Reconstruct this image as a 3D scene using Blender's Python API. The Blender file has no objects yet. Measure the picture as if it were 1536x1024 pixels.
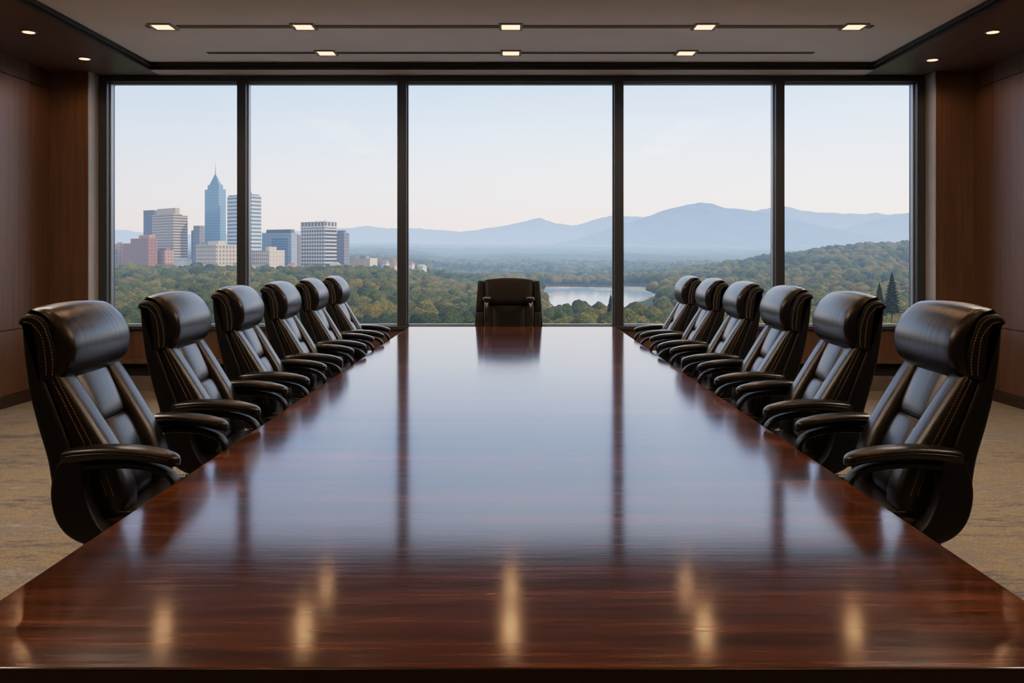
import bpy, bmesh, math, random
import numpy as np
from mathutils import Vector, Matrix

random.seed(7)
RNG = np.random.default_rng(11)
PI = math.pi
SC = bpy.context.scene
COL = SC.collection
F = 1300.0            # focal length in pixels of the 1536 wide frame
CAM_Z = 1.36
HOR = 387.0           # horizon row in the photograph


# ------------------------------------------------------------------ helpers
def lin(r, g, b):
    def c(v):
        v /= 255.0
        return v / 12.92 if v <= 0.04045 else ((v + 0.055) / 1.055) ** 2.4
    return (c(r), c(g), c(b), 1.0)


# film response: straight up to .25, then a soft shoulder reaching white at 4
TA, TB, TMAX = 0.25, 0.9375, 4.0


def tone(x):
    return x if x <= TA else TA + (x - TA) / (1 + (x - TA) / TB)


def scene_lin(r, g, b):
    """scene radiance that the film response shows as the sRGB colour"""
    o = []
    for v in lin(r, g, b)[:3]:
        t = min(v, 0.985) - TA
        o.append(v if t <= 0 else TA + t / (1 - t / TB))
    return tuple(o) + (1.0,)


def tag(o, label=None, cat=None, group=None, kind=None):
    if label: o['label'] = label
    if cat: o['category'] = cat
    if group: o['group'] = group
    if kind: o['kind'] = kind
    return o


def empty(name, loc=(0, 0, 0), rz=0.0):
    o = bpy.data.objects.new(name, None)
    o.empty_display_size = 0.1
    COL.objects.link(o)
    o.location = loc
    o.rotation_euler = (0, 0, rz)
    return o


def copy_tree(o, parent=None):
    c = o.copy()
    COL.objects.link(c)
    if parent is not None:
        c.parent = parent
    for ch in list(o.children):
        copy_tree(ch, c)
    return c


class MB:
    """collects shapes for ONE mesh object"""
    def __init__(self):
        self.v, self.f, self.m, self.s = [], [], [], []

    def add(self, verts, faces, mat=0, smooth=True):
        o = len(self.v)
        self.v += [tuple(p) for p in verts]
        for f in faces:
            self.f.append(tuple(i + o for i in f)); self.m.append(mat); self.s.append(smooth)
        return self

    def box(self, x0, x1, y0, y1, z0, z1, mat=0):
        v = [(x0, y0, z0), (x1, y0, z0), (x1, y1, z0), (x0, y1, z0),
             (x0, y0, z1), (x1, y0, z1), (x1, y1, z1), (x0, y1, z1)]
        f = [(0, 3, 2, 1), (4, 5, 6, 7), (0, 1, 5, 4), (1, 2, 6, 5), (2, 3, 7, 6), (3, 0, 4, 7)]
        return self.add(v, f, mat, False)

    def loft(self, secs, mat=0, cap=True, smooth=True):
        n = len(secs[0]); v = [p for s in secs for p in s]; f = []
        for i in range(len(secs) - 1):
            for j in range(n):
                k = (j + 1) % n
                f.append((i * n + j, i * n + k, (i + 1) * n + k, (i + 1) * n + j))
        if cap:
            f.append(tuple(range(n - 1, -1, -1)))
            b = (len(secs) - 1) * n
            f.append(tuple(range(b, b + n)))
        return self.add(v, f, mat, smooth)

    def tube(self, pts, r, seg=10, mat=0):
        """round tube through points"""
        secs = []
        for i, p in enumerate(pts):
            p = Vector(p)
            a = Vector(pts[max(i - 1, 0)]); b = Vector(pts[min(i + 1, len(pts) - 1)])
            t = (b - a).normalized()
            up = Vector((0, 1, 0)) if abs(t.y) < 0.9 else Vector((1, 0, 0))
            s = t.cross(up).normalized(); u = s.cross(t)
            rr = r[i] if isinstance(r, (list, tuple)) else r
            secs.append([p + s * rr * math.cos(2 * PI * k / seg) + u * rr * math.sin(2 * PI * k / seg) for k in range(seg)])
        return self.loft(secs, mat)

    def build(self, name, mats, parent=None, bevel=0.0, seg=2, angle=40, sub=0):
        me = bpy.data.meshes.new(name)
        me.from_pydata(self.v, [], self.f)
        if not isinstance(mats, (list, tuple)): mats = [mats]
        for mt in mats: me.materials.append(mt)
        me.polygons.foreach_set('material_index', self.m)
        me.polygons.foreach_set('use_smooth', self.s)
        bm = bmesh.new(); bm.from_mesh(me)
        bmesh.ops.recalc_face_normals(bm, faces=bm.faces)
        bm.to_mesh(me); bm.free()
        if any(self.s):
            me.set_sharp_from_angle(angle=math.radians(angle))
        o = bpy.data.objects.new(name, me)
        COL.objects.link(o)
        if parent is not None: o.parent = parent
        if bevel:
            b = o.modifiers.new('bevel', 'BEVEL'); b.width = bevel; b.segments = seg; b.limit_method = 'ANGLE'
            b.harden_normals = False
        if sub:
            s = o.modifiers.new('sub', 'SUBSURF'); s.levels = sub; s.render_levels = sub
        return o


def interp(pts, x):
    xs = [p[0] for p in pts]; ys = [p[1] for p in pts]
    return float(np.interp(x, xs, ys))


def smooth_curve(pts, n):
    """Catmull-Rom through points, n samples"""
    P = [np.array(p, float) for p in pts]
    P = [2 * P[0] - P[1]] + P + [2 * P[-1] - P[-2]]
    out = []
    m = len(P) - 3
    for i in range(n):
        t = i / (n - 1) * m
        k = min(int(t), m - 1); t -= k
        a, b, c, d = P[k:k + 4]
        out.append(0.5 * ((2 * b) + (-a + c) * t + (2 * a - 5 * b + 4 * c - d) * t * t + (-a + 3 * b - 3 * c + d) * t ** 3))
    return out


def sgnpow(v, e):
    return math.copysign(abs(v) ** e, v)


# ------------------------------------------------------------------ materials
def newmat(name):
    m = bpy.data.materials.new(name); m.use_nodes = True
    nt = m.node_tree
    return m, nt, nt.nodes['Principled BSDF'], nt.nodes['Material Output']


def nd(nt, typ, **kw):
    n = nt.nodes.new(typ)
    for k, v in kw.items(): setattr(n, k, v)
    return n


def math_n(nt, op, a, b=None, c=None, clamp=False):
    n = nt.nodes.new('ShaderNodeMath'); n.operation = op; n.use_clamp = clamp
    for i, v in enumerate((a, b, c)):
        if v is None: continue
        if isinstance(v, (int, float)): n.inputs[i].default_value = v
        else: nt.links.new(v, n.inputs[i])
    return n.outputs[0]


def ramp(nt, fac, stops):
    r = nt.nodes.new('ShaderNodeValToRGB')
    e = r.color_ramp.elements
    while len(e) > 1: e.remove(e[-1])
    e[0].position, e[0].color = stops[0]
    for p, c in stops[1:]:
        k = e.new(p); k.color = c
    nt.links.new(fac, r.inputs[0])
    return r.outputs[0]


def mapped(nt, scale, coord='Object'):
    tc = nd(nt, 'ShaderNodeTexCoord'); mp = nd(nt, 'ShaderNodeMapping')
    mp.inputs['Scale'].default_value = scale
    nt.links.new(tc.outputs[coord], mp.inputs['Vector'])
    return mp.outputs[0]


def noise(nt, vec, scale, detail=4, rough=0.55):
    n = nd(nt, 'ShaderNodeTexNoise')
    n.inputs['Scale'].default_value = scale; n.inputs['Detail'].default_value = detail
    n.inputs['Roughness'].default_value = rough
    if vec is not None: nt.links.new(vec, n.inputs['Vector'])
    return n.outputs['Fac']


def bump(nt, h, strength, dist, bsdf):
    b = nd(nt, 'ShaderNodeBump')
    b.inputs['Strength'].default_value = strength; b.inputs['Distance'].default_value = dist
    nt.links.new(h, b.inputs['Height']); nt.links.new(b.outputs[0], bsdf.inputs['Normal'])


def simple(name, col, rough=0.5, metal=0.0, spec=0.5, nscale=0, namp=0.15):
    m, nt, b, out = newmat(name)
    b.inputs['Base Color'].default_value = col
    b.inputs['Roughness'].default_value = rough
    b.inputs['Metallic'].default_value = metal
    b.inputs['Specular IOR Level'].default_value = spec
    if nscale:
        v = noise(nt, mapped(nt, (1, 1, 1)), nscale)
        lo = tuple(c * (1 - namp) for c in col[:3]) + (1,); hi = tuple(min(1, c * (1 + namp)) for c in col[:3]) + (1,)
        nt.links.new(ramp(nt, v, [(0.3, lo), (0.7, hi)]), b.inputs['Base Color'])
    return m


def wood(name, dark, mid, light, grain, rough=0.4, fine=1.0, coat=0.0, coat_rough=0.1, spec=0.5, bumps=0.05):
    """grain = mapping scale; the small component is the direction the grain runs along"""
    m, nt, b, out = newmat(name)
    v = mapped(nt, grain)
    a = noise(nt, v, 1.0, 6, 0.6)
    w = noise(nt, v, 5.0 * fine, 5, 0.7)
    s = math_n(nt, 'ADD', math_n(nt, 'MULTIPLY', a, 0.6), math_n(nt, 'MULTIPLY', w, 0.4))
    nt.links.new(ramp(nt, s, [(0.32, dark), (0.5, mid), (0.68, light)]), b.inputs['Base Color'])
    b.inputs['Roughness'].default_value = rough
    b.inputs['Specular IOR Level'].default_value = spec
    if coat:
        b.inputs['Coat Weight'].default_value = coat
        b.inputs['Coat Roughness'].default_value = coat_rough
        b.inputs['Coat IOR'].default_value = 1.6
    if bumps: bump(nt, w, bumps, 0.002, b)
    return m


M = {}
M['wall_wood'] = wood('walnut_panel', lin(72, 49, 36), lin(91, 64, 47), lin(108, 78, 58), (26, 26, 1.1), 0.38, bumps=0.03)
M['soffit_wood'] = wood('soffit_wood', lin(76, 58, 49), lin(90, 70, 58), lin(106, 83, 70), (24, 1.0, 24), 0.42, bumps=0.03)
M['groove'] = simple('panel_groove', lin(14, 10, 8), 0.8, nscale=20)
M['dark_trim'] = simple('dark_trim', lin(26, 23, 22), 0.45, nscale=30)
M['base_wood'] = wood('baseboard_wood', lin(36, 25, 19), lin(44, 31, 23), lin(52, 37, 28), (2, 2, 20), 0.45)
M['ceiling'] = simple('ceiling_plaster', lin(236, 228, 222), 0.9, nscale=2.5, namp=0.03)
M['soffit_plaster'] = simple('soffit_plaster', lin(200, 186, 176), 0.85, nscale=3, namp=0.04)
M['frame'] = simple('window_frame_metal', lin(50, 54, 60), 0.4, 0.2, nscale=40, namp=0.06)
M['reveal'] = simple('window_lit_reveal', lin(176, 174, 172), 0.5, 0.0, nscale=6, namp=0.06)
M['bead'] = simple('aluminium_bead', lin(150, 152, 155), 0.35, 0.8, nscale=30, namp=0.05)
M['plastic'] = simple('black_plastic', lin(11, 11, 12), 0.45, 0.0, 0.3, nscale=60, namp=0.1)
M['thread'] = simple('tan_thread', lin(118, 108, 94), 0.7, nscale=200)
M['chrome'] = simple('dark_polished_arm', lin(98, 88, 80), 0.18, 0.85, nscale=25, namp=0.1)
M['caster'] = simple('caster_rubber', lin(16, 16, 16), 0.5, nscale=80)
M['vent'] = simple('ceiling_slot_metal', lin(128, 116, 106), 0.4, 0.5, nscale=40)
M['slot'] = simple('ceiling_slot_shade', lin(120, 108, 98), 0.7, nscale=40)
M['slot_deep'] = simple('ceiling_slot_dark', lin(44, 40, 38), 0.7, nscale=40)
M['brass'] = simple('slot_brass_blade', lin(196, 170, 130), 0.4, 0.2, nscale=40)
M['lamp_trim'] = simple('lamp_trim_metal', lin(160, 145, 130), 0.4, 0.4, nscale=40)


def table_material():
    m, nt, b, out = newmat('lacquered_mahogany')
    v = mapped(nt, (0.9, 17, 10))
    a = noise(nt, v, 1.0, 6, 0.62)
    w = noise(nt, v, 6.0, 5, 0.7)
    plank = noise(nt, mapped(nt, (0.12, 2.3, 0.5)), 1.6, 2, 0.5)
    s = math_n(nt, 'ADD', math_n(nt, 'MULTIPLY', a, 0.42), math_n(nt, 'MULTIPLY', w, 0.30))
    s = math_n(nt, 'ADD', s, math_n(nt, 'MULTIPLY', plank, 0.28))
    c = ramp(nt, s, [(0.36, lin(27, 11, 4)), (0.5, lin(63, 29, 11)), (0.62, lin(104, 54, 22))])
    nt.links.new(c, b.inputs['Base Color'])
    b.inputs['Roughness'].default_value = 0.32
    b.inputs['Specular IOR Level'].default_value = 0.0
    b.inputs['Coat Weight'].default_value = 1.0
    b.inputs['Coat IOR'].default_value = 1.39
    cr = ramp(nt, w, [(0.3, (0.085,) * 3 + (1,)), (0.7, (0.135,) * 3 + (1,))])
    nt.links.new(cr, b.inputs['Coat Roughness'])
    bp = nd(nt, 'ShaderNodeBump'); bp.inputs['Strength'].default_value = 0.06; bp.inputs['Distance'].default_value = 0.001
    nt.links.new(w, bp.inputs['Height']); nt.links.new(bp.outputs[0], b.inputs['Coat Normal'])
    return m


def leather(name, base, rough, wr=0.35):
    m, nt, b, out = newmat(name)
    v = mapped(nt, (1, 1, 1))
    fine = noise(nt, v, 420, 3, 0.6)
    fold = noise(nt, mapped(nt, (5, 40, 3.5)), 1.0, 3, 0.55)
    big = noise(nt, v, 7, 3, 0.5)
    nt.links.new(ramp(nt, big, [(0.3, tuple(c * 0.8 for c in base[:3]) + (1,)), (0.7, tuple(c * 1.25 for c in base[:3]) + (1,))]), b.inputs['Base Color'])
    r = math_n(nt, 'ADD', math_n(nt, 'MULTIPLY', fine, 0.10), rough - 0.05)
    nt.links.new(r, b.inputs['Roughness'])
    b.inputs['Specular IOR Level'].default_value = 0.5
    b.inputs['Specular Tint'].default_value = (1.0, 0.93, 0.84, 1)
    h = math_n(nt, 'ADD', math_n(nt, 'MULTIPLY', fine, 0.025), math_n(nt, 'MULTIPLY', fold, wr * 0.9))
    bump(nt, h, 0.45, 0.006, b)
    return m


def carpet_material():
    m, nt, b, out = newmat('woven_carpet')
    v = mapped(nt, (0.55, 1.7, 1))
    big = noise(nt, v, 1.3, 5, 0.65)
    mid = noise(nt, mapped(nt, (7, 26, 1)), 1.0, 6, 0.75)
    fine = noise(nt, mapped(nt, (60, 140, 1)), 1.0, 2, 0.6)
    s = math_n(nt, 'ADD', math_n(nt, 'MULTIPLY', big, 0.55), math_n(nt, 'MULTIPLY', mid, 0.45))
    c1 = ramp(nt, s, [(0.36, lin(82, 80, 79)), (0.44, lin(120, 114, 106)), (0.5, lin(150, 135, 106)), (0.55, lin(124, 118, 109)), (0.63, lin(160, 153, 142))])
    mx = nd(nt, 'ShaderNodeMix', data_type='RGBA', blend_type='MULTIPLY')
    mx.inputs[0].default_value = 1.0
    nt.links.new(c1, mx.inputs[6])
    nt.links.new(ramp(nt, fine, [(0.3, (0.52, 0.52, 0.53, 1)), (0.7, (1.02, 1.02, 1.04, 1))]), mx.inputs[7])
    nt.links.new(mx.outputs[2], b.inputs['Base Color'])
    b.inputs['Roughness'].default_value = 0.95
    b.inputs['Specular IOR Level'].default_value = 0.1
    bump(nt, fine, 0.5, 0.004, b)
    return m


def emissive(name, col, strength):
    m, nt, b, out = newmat(name)
    b.inputs['Base Color'].default_value = (0.8, 0.8, 0.8, 1)
    n = noise(nt, mapped(nt, (1, 1, 1)), 12)
    c = ramp(nt, n, [(0.2, tuple(x * 0.94 for x in col[:3]) + (1,)), (0.8, col)])
    nt.links.new(c, b.inputs['Emission Color'])
    b.inputs['Emission Strength'].default_value = strength
    return m


def glass_material():
    m, nt, b, out = newmat('window_glass')
    nt.nodes.remove(b)
    t = nd(nt, 'ShaderNodeBsdfTransparent'); t.inputs[0].default_value = (0.985, 0.99, 0.99, 1)
    g = nd(nt, 'ShaderNodeBsdfGlossy'); g.inputs['Roughness'].default_value = 0.02
    fr = nd(nt, 'ShaderNodeFresnel'); fr.inputs[0].default_value = 1.16
    mx = nd(nt, 'ShaderNodeMixShader')
    nt.links.new(fr.outputs[0], mx.inputs[0]); nt.links.new(t.outputs[0], mx.inputs[1]); nt.links.new(g.outputs[0], mx.inputs[2])
    nt.links.new(mx.outputs[0], out.inputs[0])
    return m


HAZE = scene_lin(190, 207, 224)  # colour of the haze painted onto everything outdoors


def paint_haze(m, length=4300.0, height=1300.0, col=HAZE, power=1.5):
    """aerial perspective painted into the material: haze-coloured emission mixed in by distance"""
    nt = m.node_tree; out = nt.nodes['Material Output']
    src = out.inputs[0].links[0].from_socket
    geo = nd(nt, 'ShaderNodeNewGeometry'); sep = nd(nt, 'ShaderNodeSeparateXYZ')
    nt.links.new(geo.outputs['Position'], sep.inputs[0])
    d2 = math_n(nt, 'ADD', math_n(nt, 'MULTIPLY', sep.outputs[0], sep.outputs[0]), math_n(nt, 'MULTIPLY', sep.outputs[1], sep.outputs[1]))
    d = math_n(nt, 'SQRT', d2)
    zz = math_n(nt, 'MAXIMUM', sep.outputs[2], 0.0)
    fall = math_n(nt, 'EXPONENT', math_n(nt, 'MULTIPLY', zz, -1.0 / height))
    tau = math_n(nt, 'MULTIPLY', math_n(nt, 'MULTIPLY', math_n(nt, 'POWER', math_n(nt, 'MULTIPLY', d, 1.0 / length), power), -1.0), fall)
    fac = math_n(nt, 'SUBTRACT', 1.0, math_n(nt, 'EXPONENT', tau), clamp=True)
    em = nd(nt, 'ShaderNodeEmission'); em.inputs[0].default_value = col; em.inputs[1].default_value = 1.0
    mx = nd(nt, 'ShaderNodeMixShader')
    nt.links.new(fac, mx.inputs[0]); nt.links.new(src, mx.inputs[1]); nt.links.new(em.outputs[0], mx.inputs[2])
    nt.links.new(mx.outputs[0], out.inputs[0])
    return m


M['table'] = table_material()
M['table_edge'] = wood('dark_table_edge', lin(20, 9, 5), lin(30, 14, 8), lin(40, 20, 12), (1, 12, 12), 0.3)
M['leather'] = leather('black_leather', (0.0060, 0.0060, 0.0062, 1), 0.30)
M['leather_flat'] = leather('black_leather_side', (0.004, 0.004, 0.0043, 1), 0.5, 0.1)
M['leather_aged'] = leather('soft_black_leather', (0.008, 0.0078, 0.0078, 1), 0.40, 0.5)
M['leather_aged'].node_tree.nodes['Principled BSDF'].inputs['Specular IOR Level'].default_value = 0.22
M['leather_flat'].node_tree.nodes['Principled BSDF'].inputs['Specular IOR Level'].default_value = 0.3
M['carpet'] = carpet_material()
M['glass'] = glass_material()
M['lamp'] = emissive('warm_lamp_diffuser', (1.0, 0.56, 0.27, 1), 4.0)

# ------------------------------------------------------------------ the room
W = 4.6            # half width
D = 8.9            # window plane
YB = -3.2          # wall behind the camera
SOF = CAM_Z + 1.86
CEI = CAM_Z + 1.925
SX = 3.58          # inner edge of the side soffits
SY = 8.55          # inner edge of the soffit over the windows


def struct(name, mb, mats, bevel=0.0, parent=None):
    o = mb.build(name, mats, parent, bevel)
    if parent is None: tag(o, kind='structure')
    return o


struct('floor', MB().box(-W - .2, W + .2, YB - .2, D + .2, -0.2, 0), M['carpet'])
struct('ceiling', MB().box(-W - .2, W + .2, YB - .2, D + .2, CEI, CEI + 0.2), M['ceiling'])
for s, side in ((-1, 'left'), (1, 'right')):
    xa, xb = sorted((s * SX, s * W))
    o = struct('trim_%d' % (1 if s < 0 else 2), MB().box(xa, xb, YB, D, SOF, CEI), M['soffit_wood'])
    # stepped dark band along the soffit's edge
    mb = MB()
    xa, xb = sorted((s * (SX - 0.035), s * SX)); mb.box(xa, xb, YB, SY, SOF + 0.028, CEI)
    xa, xb = sorted((s * (SX - 0.012), s * (SX + 0.006))); mb.box(xa, xb, YB, SY, SOF - 0.004, SOF + 0.028)
    struct('trim_%d' % (3 if s < 0 else 4), mb, M['dark_trim'], 0.003)
struct('trim_5', MB().box(-SX, SX, SY, D, SOF, CEI), M['soffit_plaster'])
mb = MB().box(-SX, SX, SY - 0.035, SY, SOF + 0.028, CEI).box(-SX, SX, SY - 0.012, SY + 0.006, SOF - 0.004, SOF + 0.028)
struct('trim_6', mb, M['dark_trim'], 0.003)

for s, side in ((-1, 'left'), (1, 'right')):
    xa, xb = sorted((s * (W + 0.012), s * (W + 0.2)))
    wl = struct('wall_' + side, MB().box(xa, xb, YB - .2, D + .2, 0, CEI), M['groove'])
    rows = ((0.11, 0.695), (0.703, 3.035), (3.043, SOF))
    seams = [YB] + [8.29 - 1.12 * k for k in range(9, 0, -1)] + [8.29, 8.64]
    for (z0, z1) in rows:
        for a, b in zip(seams[:-1], seams[1:]):
            xa, xb = sorted((s * W, s * (W + 0.02)))
            struct('wall_panel', MB().box(xa, xb, a + 0.003, b - 0.003, z0, z1), M['wall_wood'], 0.002, wl)
    xa, xb = sorted((s * (W - 0.012), s * (W + 0.02)))
    struct('baseboard_' + side, MB().box(xa, xb, YB, 8.64, 0, 0.105), M['base_wood'], 0.003)
    # column beside the window: wooden face, return's pale colour stands in for window light
    xa, xb = sorted((s * 4.222, s * (W + .02)))
    c = struct('column', MB().box(xa, xb, 8.63, D + .2, 0, SOF), M['wall_wood'], 0.004)
    xa, xb = sorted((s * 4.214, s * 4.224))
    struct('return_panel', MB().box(xa, xb, 8.634, D - 0.02, 0.0, SOF), M['reveal'], 0.0, c)
struct('wall_back', MB().box(-W - .2, W + .2, YB - .2, YB, 0, CEI), M['wall_wood'])

# window wall: sill at z .69, head at 3.14
ZS, ZH = 0.69, 3.14
XO = 4.214
mb = MB().box(-XO, XO, D - 0.03, D + 0.2, 0.30, 0.632)
wf = struct('wall_front', mb, M['wall_wood'], 0.003)
struct('sill_recess', MB().box(-XO, XO, D + 0.02, D + 0.2, 0, 0.30), M['groove'], 0, wf)
struct('trim_7', MB().box(-XO, XO, D - 0.09, D - 0.03, 0.285, 0.325), M['wall_wood'], 0.004)
struct('baseboard_front', MB().box(-XO, XO, D - 0.03, D + 0.02, 0, 0.15), simple('grey_baseboard', lin(96, 86, 78), 0.6, nscale=9), 0.003)
struct('trim_8', MB().box(-XO, XO, D - 0.07, D + 0.12, ZH + 0.02, SOF), M['frame'], 0.004)       # head
struct('trim_9', MB().box(-XO, XO, D - 0.07, D + 0.12, 0.632, 0.668), M['frame'], 0.004)      # bottom rail
struct('trim_10', MB().box(-W - .2, W + .2, D + .12, D + .2, SOF - 0.05, CEI), M['frame'])
mull = [-4.175, -2.76, -1.122, 1.09, 2.735, 4.175]
for i, x in enumerate(mull):
    h = 0.045
    struct('trim_%d' % (11 + i), MB().box(x - h, x + h, D - 0.07, D + 0.12, 0.668, ZH + 0.02), M['frame'], 0.004)
for i in range(5):
    a, b = mull[i] + 0.045, mull[i + 1] - 0.045
    y0, y1 = D + 0.0, D + 0.05
    t = 0.014
    mb = MB().box(a, a + t, y0, y1, 0.668, ZH + 0.02).box(b - t, b, y0, y1, 0.668, ZH + 0.02)
    mb.box(a + t, b - t, y0, y1, 0.668, 0.668 + t).box(a + t, b - t, y0, y1, ZH + 0.02 - t, ZH + 0.02)
    w = struct('window_%d' % (i + 1), mb, M['bead'])
    struct('glass', MB().box(a + t, b - t, D + 0.022, D + 0.028, 0.668 + t, ZH + 0.02 - t), M['glass'], 0, w)

# ------------------------------------------------------------------ ceiling fixtures
LAMP_COL = (1.0, 0.54, 0.25)
SPOT_W = 19.0


def spot(x, y, z, power=SPOT_W, cone=146):
    l = bpy.data.lights.new('downlight_beam', 'SPOT')
    l.energy = power; l.color = LAMP_COL; l.spot_size = math.radians(cone); l.spot_blend = 0.45
    l.shadow_soft_size = 0.055
    o = bpy.data.objects.new('downlight_beam', l); COL.objects.link(o)
    o.location = (x, y, z - 0.02)
    return o


def square_downlight():
    r = empty('recessed_downlight')
    mb = MB(); a, b = 0.075, 0.098
    for (x0, x1, y0, y1) in ((-b, b, -b, -a), (-b, b, a, b), (-b, -a, -a, a), (a, b, -a, a)):
        mb.box(x0, x1, y0, y1, -0.012, 0.0)
    mb.build('trim_ring', M['lamp_trim'], r, 0.002)
    MB().box(-a, a, -a, a, -0.006, 0.0).build('diffuser', M['lamp'], r)
    return r


def round_downlight():
    r = empty('recessed_downlight')
    n = 28
    mb = MB()
    secs = []
    for (rad, z) in ((0.062, 0.0), (0.062, -0.006), (0.056, -0.010), (0.047, -0.008), (0.047, 0.0)):
        secs.append([(rad * math.cos(2 * PI * k / n), rad * math.sin(2 * PI * k / n), z) for k in range(n)])
    mb.loft(secs, cap=False); mb.build('trim_ring', M['lamp_trim'], r)
    m2 = MB()
    m2.loft([[(rad * math.cos(2 * PI * k / n), rad * math.sin(2 * PI * k / n), z) for k in range(n)] for rad, z in ((0.047, 0.0), (0.046, -0.006), (0.02, -0.007))])
    m2.build('diffuser', M['lamp'], r)
    return r


def place_lights():
    words = ['leftmost of the five', 'second from left of the five', 'middle one of the five', 'second from right of the five', 'rightmost of the five']
    y1 = 7.2
    proto = square_downlight()
    first = True
    for k, x in enumerate((-2.90, -1.73, -0.01, 1.60, 2.84)):
        o = proto if first else copy_tree(proto)
        first = False
        o.location = (x, y1, CEI)
        tag(o, 'square warm ceiling downlight, %s in the front row' % words[k], 'ceiling light', 'square ceiling downlights')
        spot(x, y1, CEI)
    y2 = 8.12
    w2 = ['left one of the three', 'middle one of the three', 'right one of the three']
    for k, x in enumerate((-1.74, -0.01, 1.63)):
        o = copy_tree(proto); o.location = (x, y2, CEI)
        tag(o, 'square warm ceiling downlight, %s in the row near the windows' % w2[k], 'ceiling light', 'square ceiling downlights')
        spot(x, y2, CEI)
    # rows overhead and behind the camera, out of the picture (same fixtures)
    for yy in (5.6, 3.9, 2.2, 0.4, -1.6):
        for x in (-2.85, -1.0, 1.0, 2.85):
            spot(x, yy, CEI, SPOT_W)
    for yy in (2.6, 4.0, 5.3):  # unseen area fills, added to lift the floor and ceiling
        for x in (-2.6, 2.6):
            al = bpy.data.lights.new('added_fill_light', 'AREA'); al.shape = 'RECTANGLE'; al.size = 0.6; al.size_y = 1.2
            al.energy = 34.0; al.color = (1.0, 0.85, 0.70)
            ao = bpy.data.objects.new('added_fill_light', al); COL.objects.link(ao); ao.location = (x, yy, CEI - 0.02)
    rp = round_downlight(); first = True
    for (x, y, t) in ((-3.97, 7.12, 'left wooden soffit, the one farther from the windows'), (-3.98, 8.07, 'left wooden soffit, the one beside the window column'),
                      (3.95, 7.12, 'right wooden soffit, the one farther from the windows'), (3.94, 8.12, 'right wooden soffit, the one beside the window column')):
        o = rp if first else copy_tree(rp); first = False
        o.location = (x, y, SOF)
        tag(o, 'small round downlight in the ' + t, 'ceiling light', 'round soffit downlights')
        spot(x, y, SOF, 15.0, 164)
    for s in (-1, 1):
        for yy in (5.6, 3.9, 2.2, 0.4):
            spot(s * 3.97, yy, SOF, 9.0)
    # linear slots
    def slot(x0, x1, y, label, w=0.036, rec='slot', mid='vent'):
        r = empty('ceiling_slot', ((x0 + x1) / 2, y, CEI))
        h = (x1 - x0) / 2
        q = w - 0.009
        MB().box(-h, h, -w, -q, -0.008, 0).box(-h, h, q, w, -0.008, 0).box(-h, -h + .009, -q, q, -0.008, 0).box(h - .009, h, -q, q, -0.008, 0).build('slot_frame', M['vent'], r, 0.001)
        MB().box(-h + .009, h - .009, -q, q, -0.003, 0).build('slot_recess', M[rec], r)
        if mid:
            MB().box(-h + .02, h - .02, -0.007, 0.007, -0.008, -0.003).build('slot_blade', M[mid], r)
        tag(r, label, 'ceiling vent', 'linear ceiling slots')
    X = lambda px, y: (px - 768) / F * y
    f1 = ((220, 229, 'short stub of ceiling slot left of the leftmost square downlight'), (266, 443, 'long slim ceiling slot between the first and second front-row downlights'),
          (473, 752, 'long slim ceiling slot between the second and middle front-row downlights'), (781, 1042, 'long slim ceiling slot between the middle and fourth front-row downlights'),
          (1074, 1264, 'long slim ceiling slot between the fourth and last front-row downlights'), (1300, 1309, 'short stub of ceiling slot right of the rightmost square downlight'))
    for a, b, t in f1: slot(X(a, y1), X(b, y1), y1, t, 0.036, 'slot', 'brass')
    f2 = ((311, 478, 'slim dark ceiling slot near the windows, left of three downlights'), (504, 754, 'slim dark ceiling slot near the windows, between left and middle downlights'),
          (780, 1014, 'slim dark ceiling slot near the windows, between middle and right downlights'), (1042, 1221, 'slim dark ceiling slot near the windows, right of three downlights'))
    for a, b, t in f2: slot(X(a, y2), X(b, y2), y2, t, 0.026, 'slot_deep', None)


place_lights()

# ------------------------------------------------------------------ the table
TZ, THW, TY0, TY1 = 0.76, 0.90, 1.268, 7.57
tb = empty('conference_table', (0, (TY0 + TY1) / 2, 0))
tag(tb, 'long glossy dark mahogany conference table running toward the windows', 'table')
hl = (TY1 - TY0) / 2
tt_ = MB().box(-THW, THW, -hl, hl, TZ - 0.05, TZ)
tt_.m = [1, 0, 1, 1, 1, 1]
tt_.build('table_top', [M['table'], M['table_edge']], tb, 0.004, 3)
for yy in (-2.0, 2.0):
    mb = MB().box(-0.30, 0.30, yy - 0.35, yy + 0.35, 0.04, TZ - 0.05).box(-0.34, 0.34, yy - 0.39, yy + 0.39, 0.0, 0.04)
    mb.build('pedestal', M['base_wood'], tb, 0.006)
MB().box(-0.05, 0.05, -1.65, 1.65, 0.25, TZ - 0.05).build('stretcher', M['base_wood'], tb, 0.004)

# ------------------------------------------------------------------ chairs
# side profiles of the executive chair, chair faces +x
REAR = [(0.56, 0.02), (0.66, -0.012), (0.74, -0.022), (0.80, -0.030), (0.894, -0.058), (0.979, -0.079), (1.088, -0.097), (1.185, -0.107)]
SHELL = [(0.56, 0.075), (0.70, 0.068), (0.76, 0.054), (0.845, 0.029), (0.944, -0.008), (1.05, -0.048), (1.185, -0.072)]
CUSH = [(0.56, 0.155), (0.66, 0.15), (0.72, 0.135), (0.78, 0.112), (0.853, 0.078), (0.985, 0.016), (1.04, -0.010), (1.10, -0.03), (1.2, -0.05)]


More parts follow.
